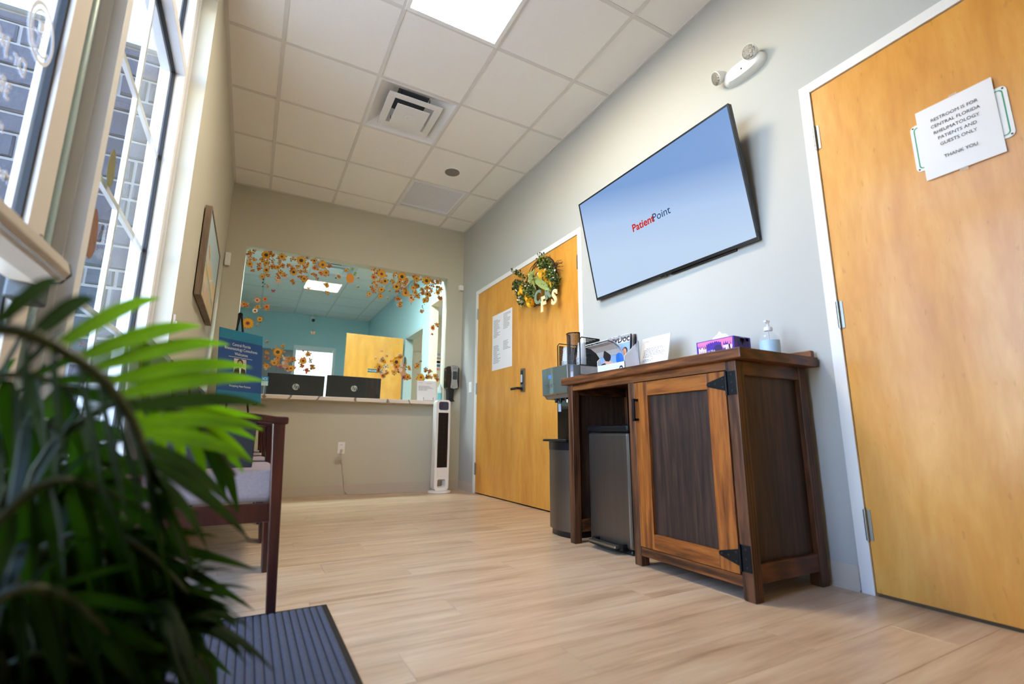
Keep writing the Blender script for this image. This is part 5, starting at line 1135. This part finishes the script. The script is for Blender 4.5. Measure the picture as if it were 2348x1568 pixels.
decal('flower_decal', 'sunflower garland decal with a hanging pod, third from the left top of the glass', *A_, [(880, 315, 64, 0), (820, 350, 32, 0), (840, 430, 28, 0), (800, 520, 46, 0), (890, 485, 36, 3), (850, 625, 46, 0), (930, 675, 38, 3), (800, 720, 36, 4)], 22, lant(638, 645))
decal('flower_decal', 'wide sunflower garland decal left of the reflected ceiling light', *A_, [(1085, 365, 36, 2), (1245, 390, 88, 1), (1020, 475, 32, 0), (1190, 500, 32, 0), (1310, 520, 36, 3), (1100, 610, 66, 1), (1070, 540, 36, 3), (1325, 590, 30, 0), (1300, 735, 62, 0), (1080, 790, 30, 0), (1220, 690, 24, 0), (1360, 465, 30, 0), (1235, 605, 18, 4)], 26)
decal('flower_decal', 'sunflower garland decal above the reflected ceiling light', *A_, [(1490, 395, 42, 1), (1650, 470, 78, 0), (1500, 530, 46, 3), (1610, 620, 38, 3), (1715, 620, 58, 0), (1490, 655, 32, 0), (1530, 715, 24, 4), (1780, 490, 24, 2)], 22)
decal('flower_decal', 'loose sunflower decal in the middle of the reflected ceiling light', *A_, [(1725, 850, 44, 0)], 3)
decal('flower_decal', 'small loose sunflower decal at the lower edge of the reflected ceiling light', *A_, [(1745, 995, 32, 0)], 3)
def bee(px, py, s_, a=.5):
    def f(m):
        ellp(m, px, py, 5*s_, 3.4*s_, 12, 0, -a)
        for q in (-2, 0, 2): ellp(m, px+q*s_*math.cos(a), py+q*s_*math.sin(a), .5*s_, 3.0*s_, 10, .0003, -a)
        ellp(m, px-1*s_, py-5*s_, 1.6*s_, 4*s_, 2, 0, .3); ellp(m, px-5*s_, py-3*s_, 1.4*s_, 3*s_, 2, 0, .9); ellp(m, px-6*s_, py+3*s_, 1.8*s_, 1.2*s_, 10, 0)
    return f
decal('bee_decal', 'large striped bee decal left of the hive decal', 776, 634, 1, [], 0, bee(777, 634, 1.15, .7))
def hive(m):
    ellp(m, 803, 638, 9.2, 12.2, 12)
    for i in range(5): ellp(m, 803, 630+i*4.2, 8.4, .35, 1, .0003)
    for a, b, an in ((800, 620, 2.2), (806, 619, .9), (812, 626, .2), (810, 628, -.4)): leaf2(m, a, b, 7, an, 13, .4)
    flower(m, 793.5, 620, 5, 0)
decal('hive_decal', 'orange beehive decal with green leaves near the middle of the glass', 803, 638, 1, [], 0, hive)
decal('bee_decal', 'tiny bee decal just right of the hive decal', 822, 637, 1, [], 0, bee(822, 637, .55))
decal('bee_decal', 'tiny bee decal below and right of the hive decal', 821, 658, 1, [], 0, bee(821.5, 658, .5))
decal('flower_decal', 'sunflower garland decal right of the hive decal', *B_, [(785, 480, 78, 0), (640, 405, 32, 1), (635, 540, 48, 3), (850, 615, 58, 1), (745, 620, 30, 0), (645, 635, 34, 0), (690, 690, 26, 3), (605, 740, 26, 3), (635, 800, 32, 3), (555, 855, 40, 0), (780, 775, 52, 0), (760, 905, 38, 0), (675, 470, 20, 4)], 26)
decal('flower_decal', 'long trailing sunflower garland decal, fourth from the right top of the glass', *B_, [(1170, 530, 78, 1), (1045, 510, 36, 2), (995, 610, 30, 0), (1125, 630, 42, 0), (1220, 655, 32, 0), (1065, 720, 60, 1), (1175, 730, 30, 2), (1240, 840, 68, 0), (1245, 775, 26, 0), (1270, 605, 30, 0), (1075, 940, 28, 3), (1125, 960, 28, 3), (1130, 1055, 40, 0), (1085, 820, 22, 2)], 28)
decal('flower_decal', 'sunflower garland decal with a pale hanging pod, third from the right top of the glass', *B_, [(1445, 565, 58, 0), (1410, 660, 24, 0), (1450, 710, 26, 3), (1385, 740, 42, 0), (1415, 830, 36, 0), (1455, 890, 40, 0), (1345, 930, 48, 4)], 20, lant(943, 688))
decal('flower_decal', 'sunflower garland decal with a thin tail, second from the right top of the glass', *B_, [(1635, 610, 74, 1), (1740, 625, 32, 0), (1645, 740, 42, 0), (1730, 700, 30, 2), (1555, 780, 26, 3), (1555, 835, 26, 3), (1725, 800, 28, 0), (1650, 860, 50, 1), (1600, 975, 42, 0), (1660, 935, 26, 0), (1550, 1180, 18, 4)], 24, lambda m: [leaf2(m, 971-i*.4+dr_.uniform(-2, 2), 692+i*2.3, 3, dr_.random()*6, 5) for i in range(9)])
decal('flower_decal', 'small flower garland decal at the top right corner of the glass', *B_, [(1845, 645, 34, 0), (1905, 625, 28, 2), (1855, 735, 20, 2), (1900, 770, 32, 0), (1850, 830, 44, 0), (1890, 930, 26, 3)], 16)
decal('flower_decal', 'upper orange flower decal over the tall cream opening', *B_, [(1830, 1435, 30, 3)], 4)
decal('flower_decal', 'lower orange flower decal over the tall cream opening', *B_, [(1750, 1500, 38, 3)], 4)
decal('bee_decal', 'small bee decal between the fifth and fourth garlands from the right', 894, 667, 1, [], 0, bee(894, 667, .5))
decal('bee_decal', 'tiny bee decal under the gap between two right garlands', 889, 684, 1, [], 0, bee(889, 684, .4))
decal('flower_decal', 'orange and yellow flower spray decal at the left side of the glass', *A_, [(155, 1215, 46, 3), (205, 1220, 32, 0), (410, 1140, 52, 4), (560, 1120, 44, 3), (590, 1265, 48, 3), (420, 1265, 38, 0), (370, 1340, 52, 2)], 10)
decal('flower_decal', 'single orange daisy decal beside the easel top', *A_, [(460, 1500, 54, 0)], 3)
decal('flower_decal', 'large sunflower decal behind the easel top', 568, 741, 1, [(0, 0, 14, 0)], 4)
def bfly(px, py, s_, mi):
    def f(m):
        for sx_ in (-1, 1): ellp(m, px+sx_*2.4*s_, py-1.2*s_, 2.6*s_, 1.6*s_, mi, 0, sx_*.5); ellp(m, px+sx_*1.8*s_, py+1.6*s_, 1.8*s_, 1.2*s_, mi, 0, -sx_*.4)
        ellp(m, px, py, .5*s_, 2.4*s_, 10, .0003)
    return f
decal('butterfly_decal', 'pink butterfly decal under the left garlands', 626, 667, 1, [], 0, bfly(626.5, 667, 1.1, 16))
decal('butterfly_decal', 'peach butterfly decal at the left of the reflected light', 708, 661, 1, [], 0, bfly(708, 661, .9, 7))
decal('butterfly_decal', 'pale pink butterfly decal above the blinds', 717, 763, 1, [], 0, bfly(717.5, 763, 1.2, 7))
decal('bee_decal', 'small bee decal right of the blue poster top', 613, 784, 1, [], 0, bee(613, 784, .7))
decal('bee_decal', 'small bee decal above the blue poster', 592, 745, 1, [], 0, bee(592, 745, .6))
def rabbit(cx, cy, s_):
    def f(m):
        for i in range(16): leaf2(m, cx+dr_.uniform(-12, 10)*s_, cy+dr_.uniform(-6, 14)*s_, dr_.uniform(5, 8), dr_.random()*PI, dr_.choice((5, 9, 13)))
        ellp(m, cx, cy+6*s_, 8*s_, 10*s_, 14, .0006, .25); ellp(m, cx-4*s_, cy+2*s_, 4*s_, 5*s_, 15, .0007); ellp(m, cx+1*s_, cy-8*s_, 6*s_, 5*s_, 14, .0008); ellp(m, cx-2*s_, cy-8.5*s_, 3.4*s_, 3.4*s_, 15, .0009)
        ellp(m, cx-4.5*s_, cy-13*s_, 1.8*s_, 5*s_, 15, .0008, .5); ellp(m, cx+7*s_, cy-11*s_, 1.8*s_, 5*s_, 14, .0008, -.8); ellp(m, cx+1.4*s_, cy-9*s_, .8*s_, .8*s_, 10, .001)
    return f
decal('bouquet_decal', 'sunflower bouquet decal with a small rabbit left of the blinds', *C_, [(410, 585, 92, 1), (505, 465, 36, 0), (410, 700, 42, 3), (340, 800, 60, 0), (185, 860, 48, 0), (180, 600, 26, 0), (705, 720, 42, 3), (625, 765, 30, 0), (670, 910, 68, 0), (590, 915, 42, 6), (190, 700, 36, 6), (450, 880, 36, 6)], 34, rabbit(653.5, 830, 1.0))
decal('bouquet_decal', 'sunflower bouquet decal in front of the white blinds', *C_, [(915, 760, 74, 0), (1010, 630, 50, 0), (985, 945, 44, 5), (1100, 885, 40, 0), (890, 860, 24, 3), (1060, 750, 30, 2)], 34, bee(695, 804, .6))
decal('bouquet_decal', 'sunflower bouquet decal with a small rabbit in front of the birch office door', *D_, [(540, 620, 52, 0), (460, 745, 68, 0), (820, 645, 88, 1), (900, 525, 36, 0), (820, 750, 52, 3), (595, 745, 40, 2), (630, 875, 40, 0), (770, 860, 46, 0), (535, 935, 40, 5), (445, 830, 26, 5), (1060, 960, 58, 0), (980, 965, 40, 6), (1090, 775, 30, 0)], 36, rabbit(923, 846, .95))
decal('bouquet_decal', 'sunflower bouquet decal above the counter notice', *D_, [(1255, 730, 52, 0), (1340, 970, 72, 0), (1530, 960, 30, 0), (1640, 940, 42, 0), (1680, 1010, 26, 5), (1440, 810, 26, 4), (1530, 850, 28, 4), (1470, 960, 24, 6)], 30)
decal('butterfly_decal', 'pale butterfly decal over the birch office door', 875, 805, 1, [], 0, bfly(875, 805, .9, 7))
for px_, py_, lab_ in ((888, 816, 'bee decal right of the butterfly over the birch office door'), (863, 822, 'bee decal left of the butterfly over the birch office door'), (991, 766, 'bee decal on the tall cream opening'), (965, 828, 'bee decal on the white window past the birch office door')): decal('bee_decal', lab_, px_, py_, 1, [], 0, bee(px_, py_, .6))
# egg decals in the storefront window
EG = [pm('egg_olive', srgb(120, 118, 78), .6, var=(40, .3)), pm('egg_brown', srgb(132, 92, 70), .6, var=(30, .4))]
for i, (px, py, hh, lab) in enumerate(((256, 385, 58, 'olive egg shaped decal on the storefront window, the higher one'), (212, 535, 70, 'brown egg shaped decal on the storefront window, the lower one'))):
    c = onp(px, py, 0, -.4505); k_ = abs(onp(px, py-1, 0, -.4505).z-c.z)*hh
    m = MB(); m.add([(-.4505, c.y+.62*k_*math.cos(a)*(1-.18*math.sin(a)), c.z+k_*math.sin(a)) for a in [2*PI*j/24 for j in range(24)]], [tuple(range(24))]); o = m.build('egg_decal', EG[i], loc=tuple(c)); tag(o, lab, 'decal')

# ------------------------------------------------------------------ wreath with letters on the far double door
wr = thing('door_wreath', 'greenery and yellow ranunculus wreath on the far double door', 'wreath', (LX, .92, 1.85))
def ond(a, b, X_): return onp(1160+a/10.453, 580+b/10.453, 0, X_)
twm = pm('twig_brown', srgb(74, 48, 34), .8); rr = random.Random(14)
wc_ = ond(790, 640, 2.13); 
m = MB(); R_ = .255
for k_ in range(3):
    ph = rr.random()*6; m.tube([(2.145+.012*math.sin(a*3+ph), wc_.y+(R_+.02*math.sin(a*4+ph)+rr.uniform(-.006, .006))*math.cos(a), wc_.z-.02+(R_*.78+.018*math.cos(a*3+ph))*math.sin(a)) for a in [2*PI*i/26 for i in range(27)]], .0035, 5)
m.build('vine_ring', twm, wr)
m = MB()
for i in range(16):
    b_ = ond(1180+rr.uniform(-60, 40), 330+rr.uniform(-60, 120), 2.12); e_ = ond(1230+rr.uniform(-40, 160), 230+rr.uniform(-120, 260), 2.10+rr.uniform(-.02, .02)); m.tube([b_, (b_+e_)/2+V(-.01, rr.uniform(-.02, .02), .01), e_], .0022, 4)
b_ = ond(1070, 230, 2.11); m.tube([b_, ond(1065, 130, 2.11), ond(1050, 45, 2.11)], .002, 4)
m.build('twig', twm, wr)
fm_ = [pm('boxwood', srgb(70, 92, 36), .6), pm('boxwood_light', srgb(136, 150, 48), .6), pm('bud_white', srgb(232, 228, 206), .6), pm('boxwood_dark', srgb(38, 54, 24), .6)]
def sprig(m, a, b, n_, sz=.024):
    d_ = (b-a)
    for i in range(int(n_*1.7)):
        p = a+d_*rr.random()+V(rr.uniform(-.035, .012), rr.uniform(-.028, .028), rr.uniform(-.024, .024)); v1 = V(rr.uniform(-1, .3), rr.uniform(-1, 1), rr.uniform(-.6, 1)).normalized(); v2 = v1.cross(V(rr.uniform(-1, 1), rr.uniform(-1, 1), rr.uniform(-1, 1))).normalized()
        s_ = sz*rr.uniform(.7, 1.3); m.add([p, p+v1*s_*.5+v2*s_*.3, p+v1*s_, p+v1*s_*.5-v2*s_*.3], [(0, 1, 2, 3)], rr.choice((0, 0, 1, 3, 3)) if rr.random() > .06 else 2)
m = MB()
for (a0, b0, a1, b1, n_) in ((870, 70, 880, 260, 40), (820, 250, 1000, 420, 150), (1000, 200, 1160, 450, 170), (1100, 400, 1270, 720, 230), (980, 520, 1200, 640, 120), (1150, 720, 1210, 900, 70), (210, 450, 460, 590, 70), (250, 720, 460, 760, 110), (230, 780, 330, 900, 60), (340, 900, 400, 1230, 110), (460, 830, 700, 950, 170), (500, 950, 720, 1080, 130), (420, 1080, 460, 1200, 40), (900, 640, 1120, 800, 90), (560, 800, 800, 880, 90)):
    sprig(m, ond(a0, b0, 2.10), ond(a1, b1, 2.11), n_)
tag(m.build('boxwood_foliage', fm_, wr), kind='stuff')
pl_ = pm('pale_green_leaf', srgb(190, 196, 110), .5, var=(30, .15)); plw = pm('grey_green_leaf', srgb(150, 164, 96), .5, var=(30, .15))
def petal(c, d1, d2, ln, wd, cup, mat, name, parent):
    m = MB(); vs = []; n = 6; nrm = d1.cross(d2).normalized()
    for i in range(n+1):
        t_ = i/n; w = wd*math.sin(PI*min(1, .12+t_*.86))**.8
        for s_ in (-1, 0, 1): vs.append(c+d1*(ln*t_)+d2*(w*s_)+nrm*(cup*(t_*t_)-.25*wd*(1-abs(s_))))
    m.add(vs, [(3*i+j, 3*i+j+1, 3*i+j+4, 3*i+j+3) for i in range(n) for j in (0, 1)]); return m.build(name, mat, parent, smooth=True)
c0 = ond(660, 610, 2.02)
for i, (a, b) in enumerate(((640, 370), (480, 470), (440, 640), (540, 800), (680, 880), (860, 780), (1000, 880), (760, 480), (600, 480), (700, 700), (560, 620), (830, 600), (520, 560), (560, 420), (480, 760), (620, 740), (780, 720), (700, 440))):
    e_ = ond(a, b, 2.05+.015*(i % 3)); d_ = e_-c0; ln = d_.length; d1 = d_.normalized(); d2 = d1.cross(V(1, 0, 0)).normalized(); petal(c0+V(.01*(i % 4)-.01, 0, 0), d1, d2, ln, .034 if i < 7 else .028, -.02, pl_ if i % 3 else plw, 'pale_leaf', wr)
ym = [pm('ranunculus_yellow', srgb(246, 200, 40), .6), pm('ranunculus_light', srgb(250, 220, 96), .6), pm('ranunculus_core', srgb(120, 104, 24), .7)]
for (a, b, rp, dx) in ((915, 510, 92, .055), (430, 865, 82, .05), (600, 1190, 78, .05), (1005, 720, 70, .045), (545, 1070, 70, .045), (1110, 745, 52, .05), (345, 960, 48, .05), (920, 600, 84, .052)):
    c = ond(a, b, LX-dx-.03); s_ = rp/10.453*(onp(1241, 640, 0, 2.08)-onp(1240, 640, 0, 2.08)).length*.80
    ax = V(-1, -.25+rr.uniform(-.3, .3), -.15+rr.uniform(-.3, .3)).normalized(); q = ax.to_track_quat('Z', 'Y').to_matrix().to_4x4(); X_ = Matrix.Translation(c) @ q
    m = MB()
    for L_ in range(6):
        n = 7; r1 = s_*(1-.145*L_); 
        for i in range(n):
            a0 = 2*PI*(i+.5*(L_ % 2))/n; vs = []
            for j in range(4):
                for e in (-1, 0, 1): an = a0+e*PI/n*1.1; rad = r1*(.30+.70*math.sin(PI/2*j/3)); vs.append((rad*math.cos(an), rad*math.sin(an), s_*(.035*L_+.5*(j/3)**1.6-.2)))
            m.add(vs, [(3*j+e, 3*j+e+1, 3*j+e+4, 3*j+e+3) for j in range(3) for e in (0, 1)], 0 if L_ < 3 else 1, X=X_)
    m.ball((0, 0, s_*.25), s_*.2, 8, 6, mi=2, X=X_); m.build('ranunculus', ym, wr, smooth=True)
for (a, b) in ((640, 520), (330, 1060), (360, 1150), (780, 520), (1060, 500)):
    MB().ball(tuple(ond(a, b, LX-.075)), .018, 8, 6).build('bud', fm_[2], wr, smooth=True)
sage = pm('sage_letter', srgb(130, 150, 124), .55); crm = pm('cream_letter', srgb(236, 222, 172), .5)
for ch_, a, b, hp_, mm, rot in (('C', 775, 1060, 300, sage, .06), ('R', 1010, 950, 260, sage, .12), ('F', 905, 1220, 330, crm, .0), ('S', 1170, 1050, 310, crm, -.12)):
    c = ond(a, b, LX-.075); sc_ = hp_/10.453*(abs(onp(1240, 641, 0, 2.12).z-onp(1240, 640, 0, 2.12).z))/.70
    ca, sa = math.cos(rot), math.sin(rot)
    fn = lambda u, v, w: (c.x-w, c.y-((u)*ca-(v-sc_*.35)*sa), c.z+(u*sa+(v-sc_*.35)*ca))
    m = MB(); m.text(ch_, fn, sc_, align='CENTER', depth=.008, bold=.006, sx=1.0); m.build('letter', mm, wr)

# ------------------------------------------------------------------ potted palm in the foreground
def leaf_mat(name, c1, c2, tr):
    m, nt, p, N, L = _base(name); out = N['Material Output']
    tc = N.new('ShaderNodeTexCoord'); nz = N.new('ShaderNodeTexNoise'); nz.inputs['Scale'].default_value = 14; L.new(tc.outputs['Object'], nz.inputs['Vector'])
    mx = N.new('ShaderNodeMix'); mx.data_type = 'RGBA'; mx.inputs[6].default_value = c4(c1); mx.inputs[7].default_value = c4(c2); L.new(nz.outputs[0], mx.inputs[0]); L.new(mx.outputs[2], p.inputs['Base Color']); p.inputs['Roughness'].default_value = .55; p.inputs['Specular IOR Level'].default_value = .15
    tl_ = N.new('ShaderNodeBsdfTranslucent'); tl_.inputs[0].default_value = c4(tr); ms = N.new('ShaderNodeMixShader'); ms.inputs[0].default_value = .38; L.new(p.outputs[0], ms.inputs[1]); L.new(tl_.outputs[0], ms.inputs[2]); L.new(ms.outputs[0], out.inputs[0]); return m
LM = leaf_mat('palm_leaf_shaded', srgb(12, 28, 9), srgb(30, 52, 15), srgb(46, 80, 8)); LB = leaf_mat('palm_leaf_backlit', srgb(52, 92, 14), srgb(84, 128, 18), srgb(140, 188, 8)); STM = pm('palm_stem', srgb(54, 68, 34), .55, var=(30, .2))  # dark tone paints in shade, bright tone paints in light through the leaves
palm = thing('potted_palm', 'leafy green potted palm close to the viewer beside the entry door', 'plant', (-.13, -1.60, 0))
pc = V(-.13, -1.60, 0)
m = MB(); m.lathe([(0, .0), (.105, .0), (.11, .01), (.135, .20), (.145, .21), (.145, .235), (.13, .235), (.125, .20), (0, .195)], tuple(pc), 28); m.build('pot', pm('pot_grey', srgb(70, 68, 64), .6), palm, smooth=True)
m = MB(); m.lathe([(0, .207), (.124, .207)], tuple(pc), 20); m.build('soil', pm('soil', srgb(40, 30, 22), .95, bump=(60, 1, .01)), palm)
pr3 = random.Random(31)
def leaflet(root, tip, wd, sag, side, mat, parent, fold=.35, into=None):
    wd *= .72; root, tip = Vector(root), Vector(tip); d_ = tip-root; mid = (root+tip)/2+V(0, 0, sag); n = 9; vs = []
    for i in range(n+1):
        t_ = i/n; p = root*(1-t_)**2+mid*2*t_*(1-t_)+tip*t_*t_; tg = ((mid-root)*(1-t_)+(tip-mid)*t_).normalized()
        sd = (side-tg*side.dot(tg)).normalized(); nm = tg.cross(sd)
        w = wd*.5*(math.sin(PI*min(1, (t_*.93+.07)**.72))**.85) if i < n else .0004
        vs += [p-sd*w+nm*w*fold, p, p+sd*w+nm*w*fold]
    m = into or MB(); m.add(vs, [(3*i+j, 3*i+j+1, 3*i+j+4, 3*i+j+3) for i in range(n) for j in (0, 1)])
    return None if into else m.build('leaflet', mat, parent, smooth=True)
def P3(px, py, dep): return CAM+_ray(px, py)*dep
def rachis(pts, r0, r1):
    P = [Vector(p) for p in pts]; out = []
    for i in range(len(P)-1):
        a, b, c, d = P[max(i-1, 0)], P[i], P[i+1], P[min(i+2, len(P)-1)]
        for k_ in range(5):
            t_ = k_/5; out.append(.5*((2*b)+(c-a)*t_+(2*a-5*b+4*c-d)*t_**2+(3*b-a-3*c+d)*t_**3))
    out.append(P[-1]); n = len(out)
    m = MB(); m.tube(out, [r0+(r1-r0)*i/(n-1) for i in range(n)], 7); return m.build('frond', STM, palm, smooth=True), out
crown = pc+V(0, 0, .22)
# upper frond reaching over the room with long bright leaflets
fr, pts = rachis([crown, P3(-140, 1250, .40), P3(-150, 860, .36), P3(0, 755, .37), P3(190, 835, .40), P3(300, 960, .44), P3(350, 1120, .50), P3(372, 1250, .56)], .008, .003)
UP = [((-20, 745, .37), (140, 642, .46), .030, 0), ((60, 775, .375), (218, 688, .47), .034, 0), ((110, 800, .38), (366, 684, .66), .034, 1), ((160, 825, .39), (463, 749, .72), .034, 1), ((200, 845, .40), (527, 790, .76), .032, 1), ((235, 875, .41), (578, 843, .78), .032, 1), ((262, 905, .42), (607, 874, .80), .032, 1), ((285, 935, .43), (612, 932, .78), .030, 0), ((305, 970, .445), (603, 988, .76), .030, 1), ((315, 990, .45), (582, 1062, .74), .032, 1),
      ((325, 1020, .46), (545, 1175, .70), .030, 0), ((335, 1055, .47), (572, 1240, .72), .030, 0), ((345, 1090, .48), (480, 1270, .66), .028, 0), ((355, 1140, .50), (440, 1330, .62), .028, 0)]
LOW = [((-10, 755, .37), (-40, 1010, .36), .030), ((70, 785, .375), (60, 1060, .38), .030), ((130, 812, .385), (150, 1100, .40), .03), ((190, 838, .40), (245, 1180, .43), .03), ((235, 880, .41), (300, 1240, .46), .03), ((270, 915, .42), (345, 1255, .50), .028), ((300, 965, .44), (400, 1290, .55), .028), ((320, 1010, .455), (455, 1310, .60), .028), ((340, 1080, .48), (400, 1400, .58), .028)]
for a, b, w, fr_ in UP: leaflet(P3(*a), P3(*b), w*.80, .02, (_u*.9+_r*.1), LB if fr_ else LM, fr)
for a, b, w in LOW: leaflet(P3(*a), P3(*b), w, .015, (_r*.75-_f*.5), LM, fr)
# second frond just behind, fine bright leaflets
fr, pts = rachis([crown, P3(60, 1150, .52), P3(240, 935, .56), P3(390, 935, .62), P3(470, 990, .66), P3(540, 1090, .70)], .006, .002)
for (a, b, w, fr_) in (((300, 925, .585), (600, 960, .84), .028, 1), ((340, 925, .60), (604, 985, .84), .026, 1), ((380, 932, .615), (590, 1010, .82), .026, 1), ((420, 950, .63), (578, 1058, .80), .026, 1), ((450, 972, .65), (560, 1085, .78), .024, 1), ((300, 925, .585), (330, 1060, .66), .024, 1), ((340, 925, .60), (380, 1070, .68), .024, 1), ((380, 932, .615), (425, 1080, .70), .024, 1), ((420, 950, .63), (475, 1110, .72), .024, 1), ((460, 980, .655), (520, 1150, .74), .024, 0), ((500, 1030, .68), (548, 1180, .74), .022, 0)):
    leaflet(P3(*a), P3(*b), w, .012, (_u*.7+_r*.5), LB if fr_ else LM, fr)
# lower fronds
LOWF = [([crown, P3(60, 1330, .52), P3(200, 1220, .54), P3(330, 1260, .58), P3(430, 1360, .62)], [((150, 1240, .53), (420, 1180, .66)), ((200, 1222, .54), (500, 1230, .70)), ((250, 1230, .555), (590, 1308, .74)), ((300, 1245, .57), (584, 1400, .74)), ((340, 1270, .585), (556, 1500, .72)), ((380, 1310, .60), (500, 1568, .70)), ((420, 1350, .615), (545, 1440, .70)), ((200, 1222, .54), (260, 1480, .58)), ((260, 1232, .56), (330, 1520, .62)), ((320, 1256, .58), (400, 1540, .64)), ((150, 1245, .53), (170, 1480, .56))]),
        ([crown, P3(-60, 1350, .44), P3(40, 1150, .45), P3(160, 1100, .48), P3(290, 1150, .52)], [((20, 1165, .45), (60, 930, .56)), ((60, 1135, .455), (180, 930, .58)), ((110, 1112, .465), (300, 980, .60)), ((160, 1100, .48), (420, 1070, .62)), ((210, 1112, .495), (460, 1180, .64)), ((260, 1135, .51), (440, 1290, .62)), ((60, 1135, .455), (70, 1400, .50)), ((110, 1112, .465), (150, 1390, .52)), ((170, 1102, .48), (240, 1400, .55)), ((230, 1120, .50), (330, 1420, .58)), ((20, 1165, .45), (-30, 1400, .48))]),
        ([crown, P3(-80, 1480, .42), P3(20, 1360, .42), P3(140, 1360, .44), P3(250, 1450, .48)], [((0, 1375, .42), (60, 1200, .50)), ((50, 1352, .425), (200, 1230, .52)), ((100, 1350, .43), (320, 1300, .54)), ((150, 1362, .44), (400, 1420, .56)), ((200, 1405, .46), (420, 1540, .56)), ((50, 1352, .425), (60, 1600, .45)), ((100, 1350, .43), (150, 1610, .46)), ((160, 1368, .445), (250, 1620, .48)), ((220, 1425, .47), (350, 1620, .52)), ((0, 1375, .42), (-40, 1590, .44))]),
        ([crown, P3(-120, 1150, .50), P3(-60, 900, .50), P3(60, 860, .53), P3(180, 900, .57)], [((-60, 900, .50), (-20, 690, .58)), ((-20, 885, .51), (90, 700, .60)), ((20, 870, .52), (160, 740, .62)), ((60, 862, .53), (250, 800, .64)), ((100, 870, .545), (330, 880, .66)), ((140, 885, .56), (360, 960, .66)), ((20, 870, .52), (30, 1090, .54)), ((80, 866, .54), (110, 1080, .56)), ((140, 885, .56), (210, 1090, .60)), ((-40, 890, .505), (-60, 1110, .52))])]
for pl2, lv in LOWF:
    fr, _ = rachis(pl2, .007, .0025)
    for i, (a, b) in enumerate(lv): leaflet(P3(*a), P3(*b), .031, .014, (_u*.6+_r*.6-_f*.3) if i % 2 else (_r*.7+_u*.5), LM, fr)
# darker fronds deeper in the plant
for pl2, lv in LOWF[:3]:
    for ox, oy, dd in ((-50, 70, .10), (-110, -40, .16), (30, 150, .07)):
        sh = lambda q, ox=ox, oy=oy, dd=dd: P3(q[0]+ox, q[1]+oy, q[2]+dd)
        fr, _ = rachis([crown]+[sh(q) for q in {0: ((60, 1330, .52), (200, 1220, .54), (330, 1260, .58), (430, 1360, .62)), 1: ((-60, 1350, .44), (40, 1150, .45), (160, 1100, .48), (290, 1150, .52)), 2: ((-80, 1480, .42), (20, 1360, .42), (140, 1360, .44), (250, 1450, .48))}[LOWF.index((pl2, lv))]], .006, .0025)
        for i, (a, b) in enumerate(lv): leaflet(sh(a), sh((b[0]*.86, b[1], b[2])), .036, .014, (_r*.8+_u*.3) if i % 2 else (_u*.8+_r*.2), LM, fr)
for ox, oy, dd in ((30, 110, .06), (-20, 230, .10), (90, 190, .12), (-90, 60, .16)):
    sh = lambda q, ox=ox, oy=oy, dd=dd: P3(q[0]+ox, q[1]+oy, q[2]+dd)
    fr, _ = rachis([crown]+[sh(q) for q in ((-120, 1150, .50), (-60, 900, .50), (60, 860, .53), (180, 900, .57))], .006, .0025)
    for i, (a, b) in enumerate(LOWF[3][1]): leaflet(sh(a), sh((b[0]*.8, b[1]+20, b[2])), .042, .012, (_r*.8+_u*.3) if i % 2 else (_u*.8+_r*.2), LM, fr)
# the rest of the crown, arching all round the pot
inner = MB()
for k_ in range(9):
    az = [2.2, 2.9, 3.6, 1.5, .9, .3, -.4, 4.2, 5.2][k_]+pr3.uniform(-.15, .15); ln = pr3.uniform(.18, .24) if math.cos(az) < -.1 else pr3.uniform(.14, .2); d_ = V(math.cos(az), math.sin(az), 0)
    if d_.y < -.2: ln *= .6
    rise = pr3.uniform(.16, .34); q = [crown+d_*ln*t_*(1-.1*t_)+V(0, 0, rise*(1.5*t_-.9*t_*t_)) for t_ in (0, .25, .5, .75, 1)]
    fr, pts = rachis(q, .006, .002); n = len(pts)
    for i in range(5, n, 1):
        for s_ in (-1, 1):
            tg = (pts[i]-pts[i-1]).normalized(); sd = tg.cross(V(0, 0, 1)).normalized()*s_; e_ = pts[i]+(sd*.8+tg*.7).normalized()*pr3.uniform(.10, .14)*(1.0 if d_.x > -.3 else .6)-V(0, 0, pr3.uniform(.02, .07))
            e_.x = max(e_.x, -.30); leaflet(pts[i], e_, .026, .03, tg.cross(sd).cross(e_-pts[i]).normalized(), LM, fr, into=inner)
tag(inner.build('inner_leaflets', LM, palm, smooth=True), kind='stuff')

# ------------------------------------------------------------------ render quality switches that are not size or samples
SC.cycles.use_denoising = True
SC.cycles.max_bounces = 10; SC.cycles.diffuse_bounces = 6; SC.cycles.glossy_bounces = 5; SC.cycles.transparent_max_bounces = 16; SC.cycles.transmission_bounces = 6
SC.cycles.sample_clamp_indirect = 8.0; SC.cycles.caustics_reflective = False; SC.cycles.caustics_refractive = False
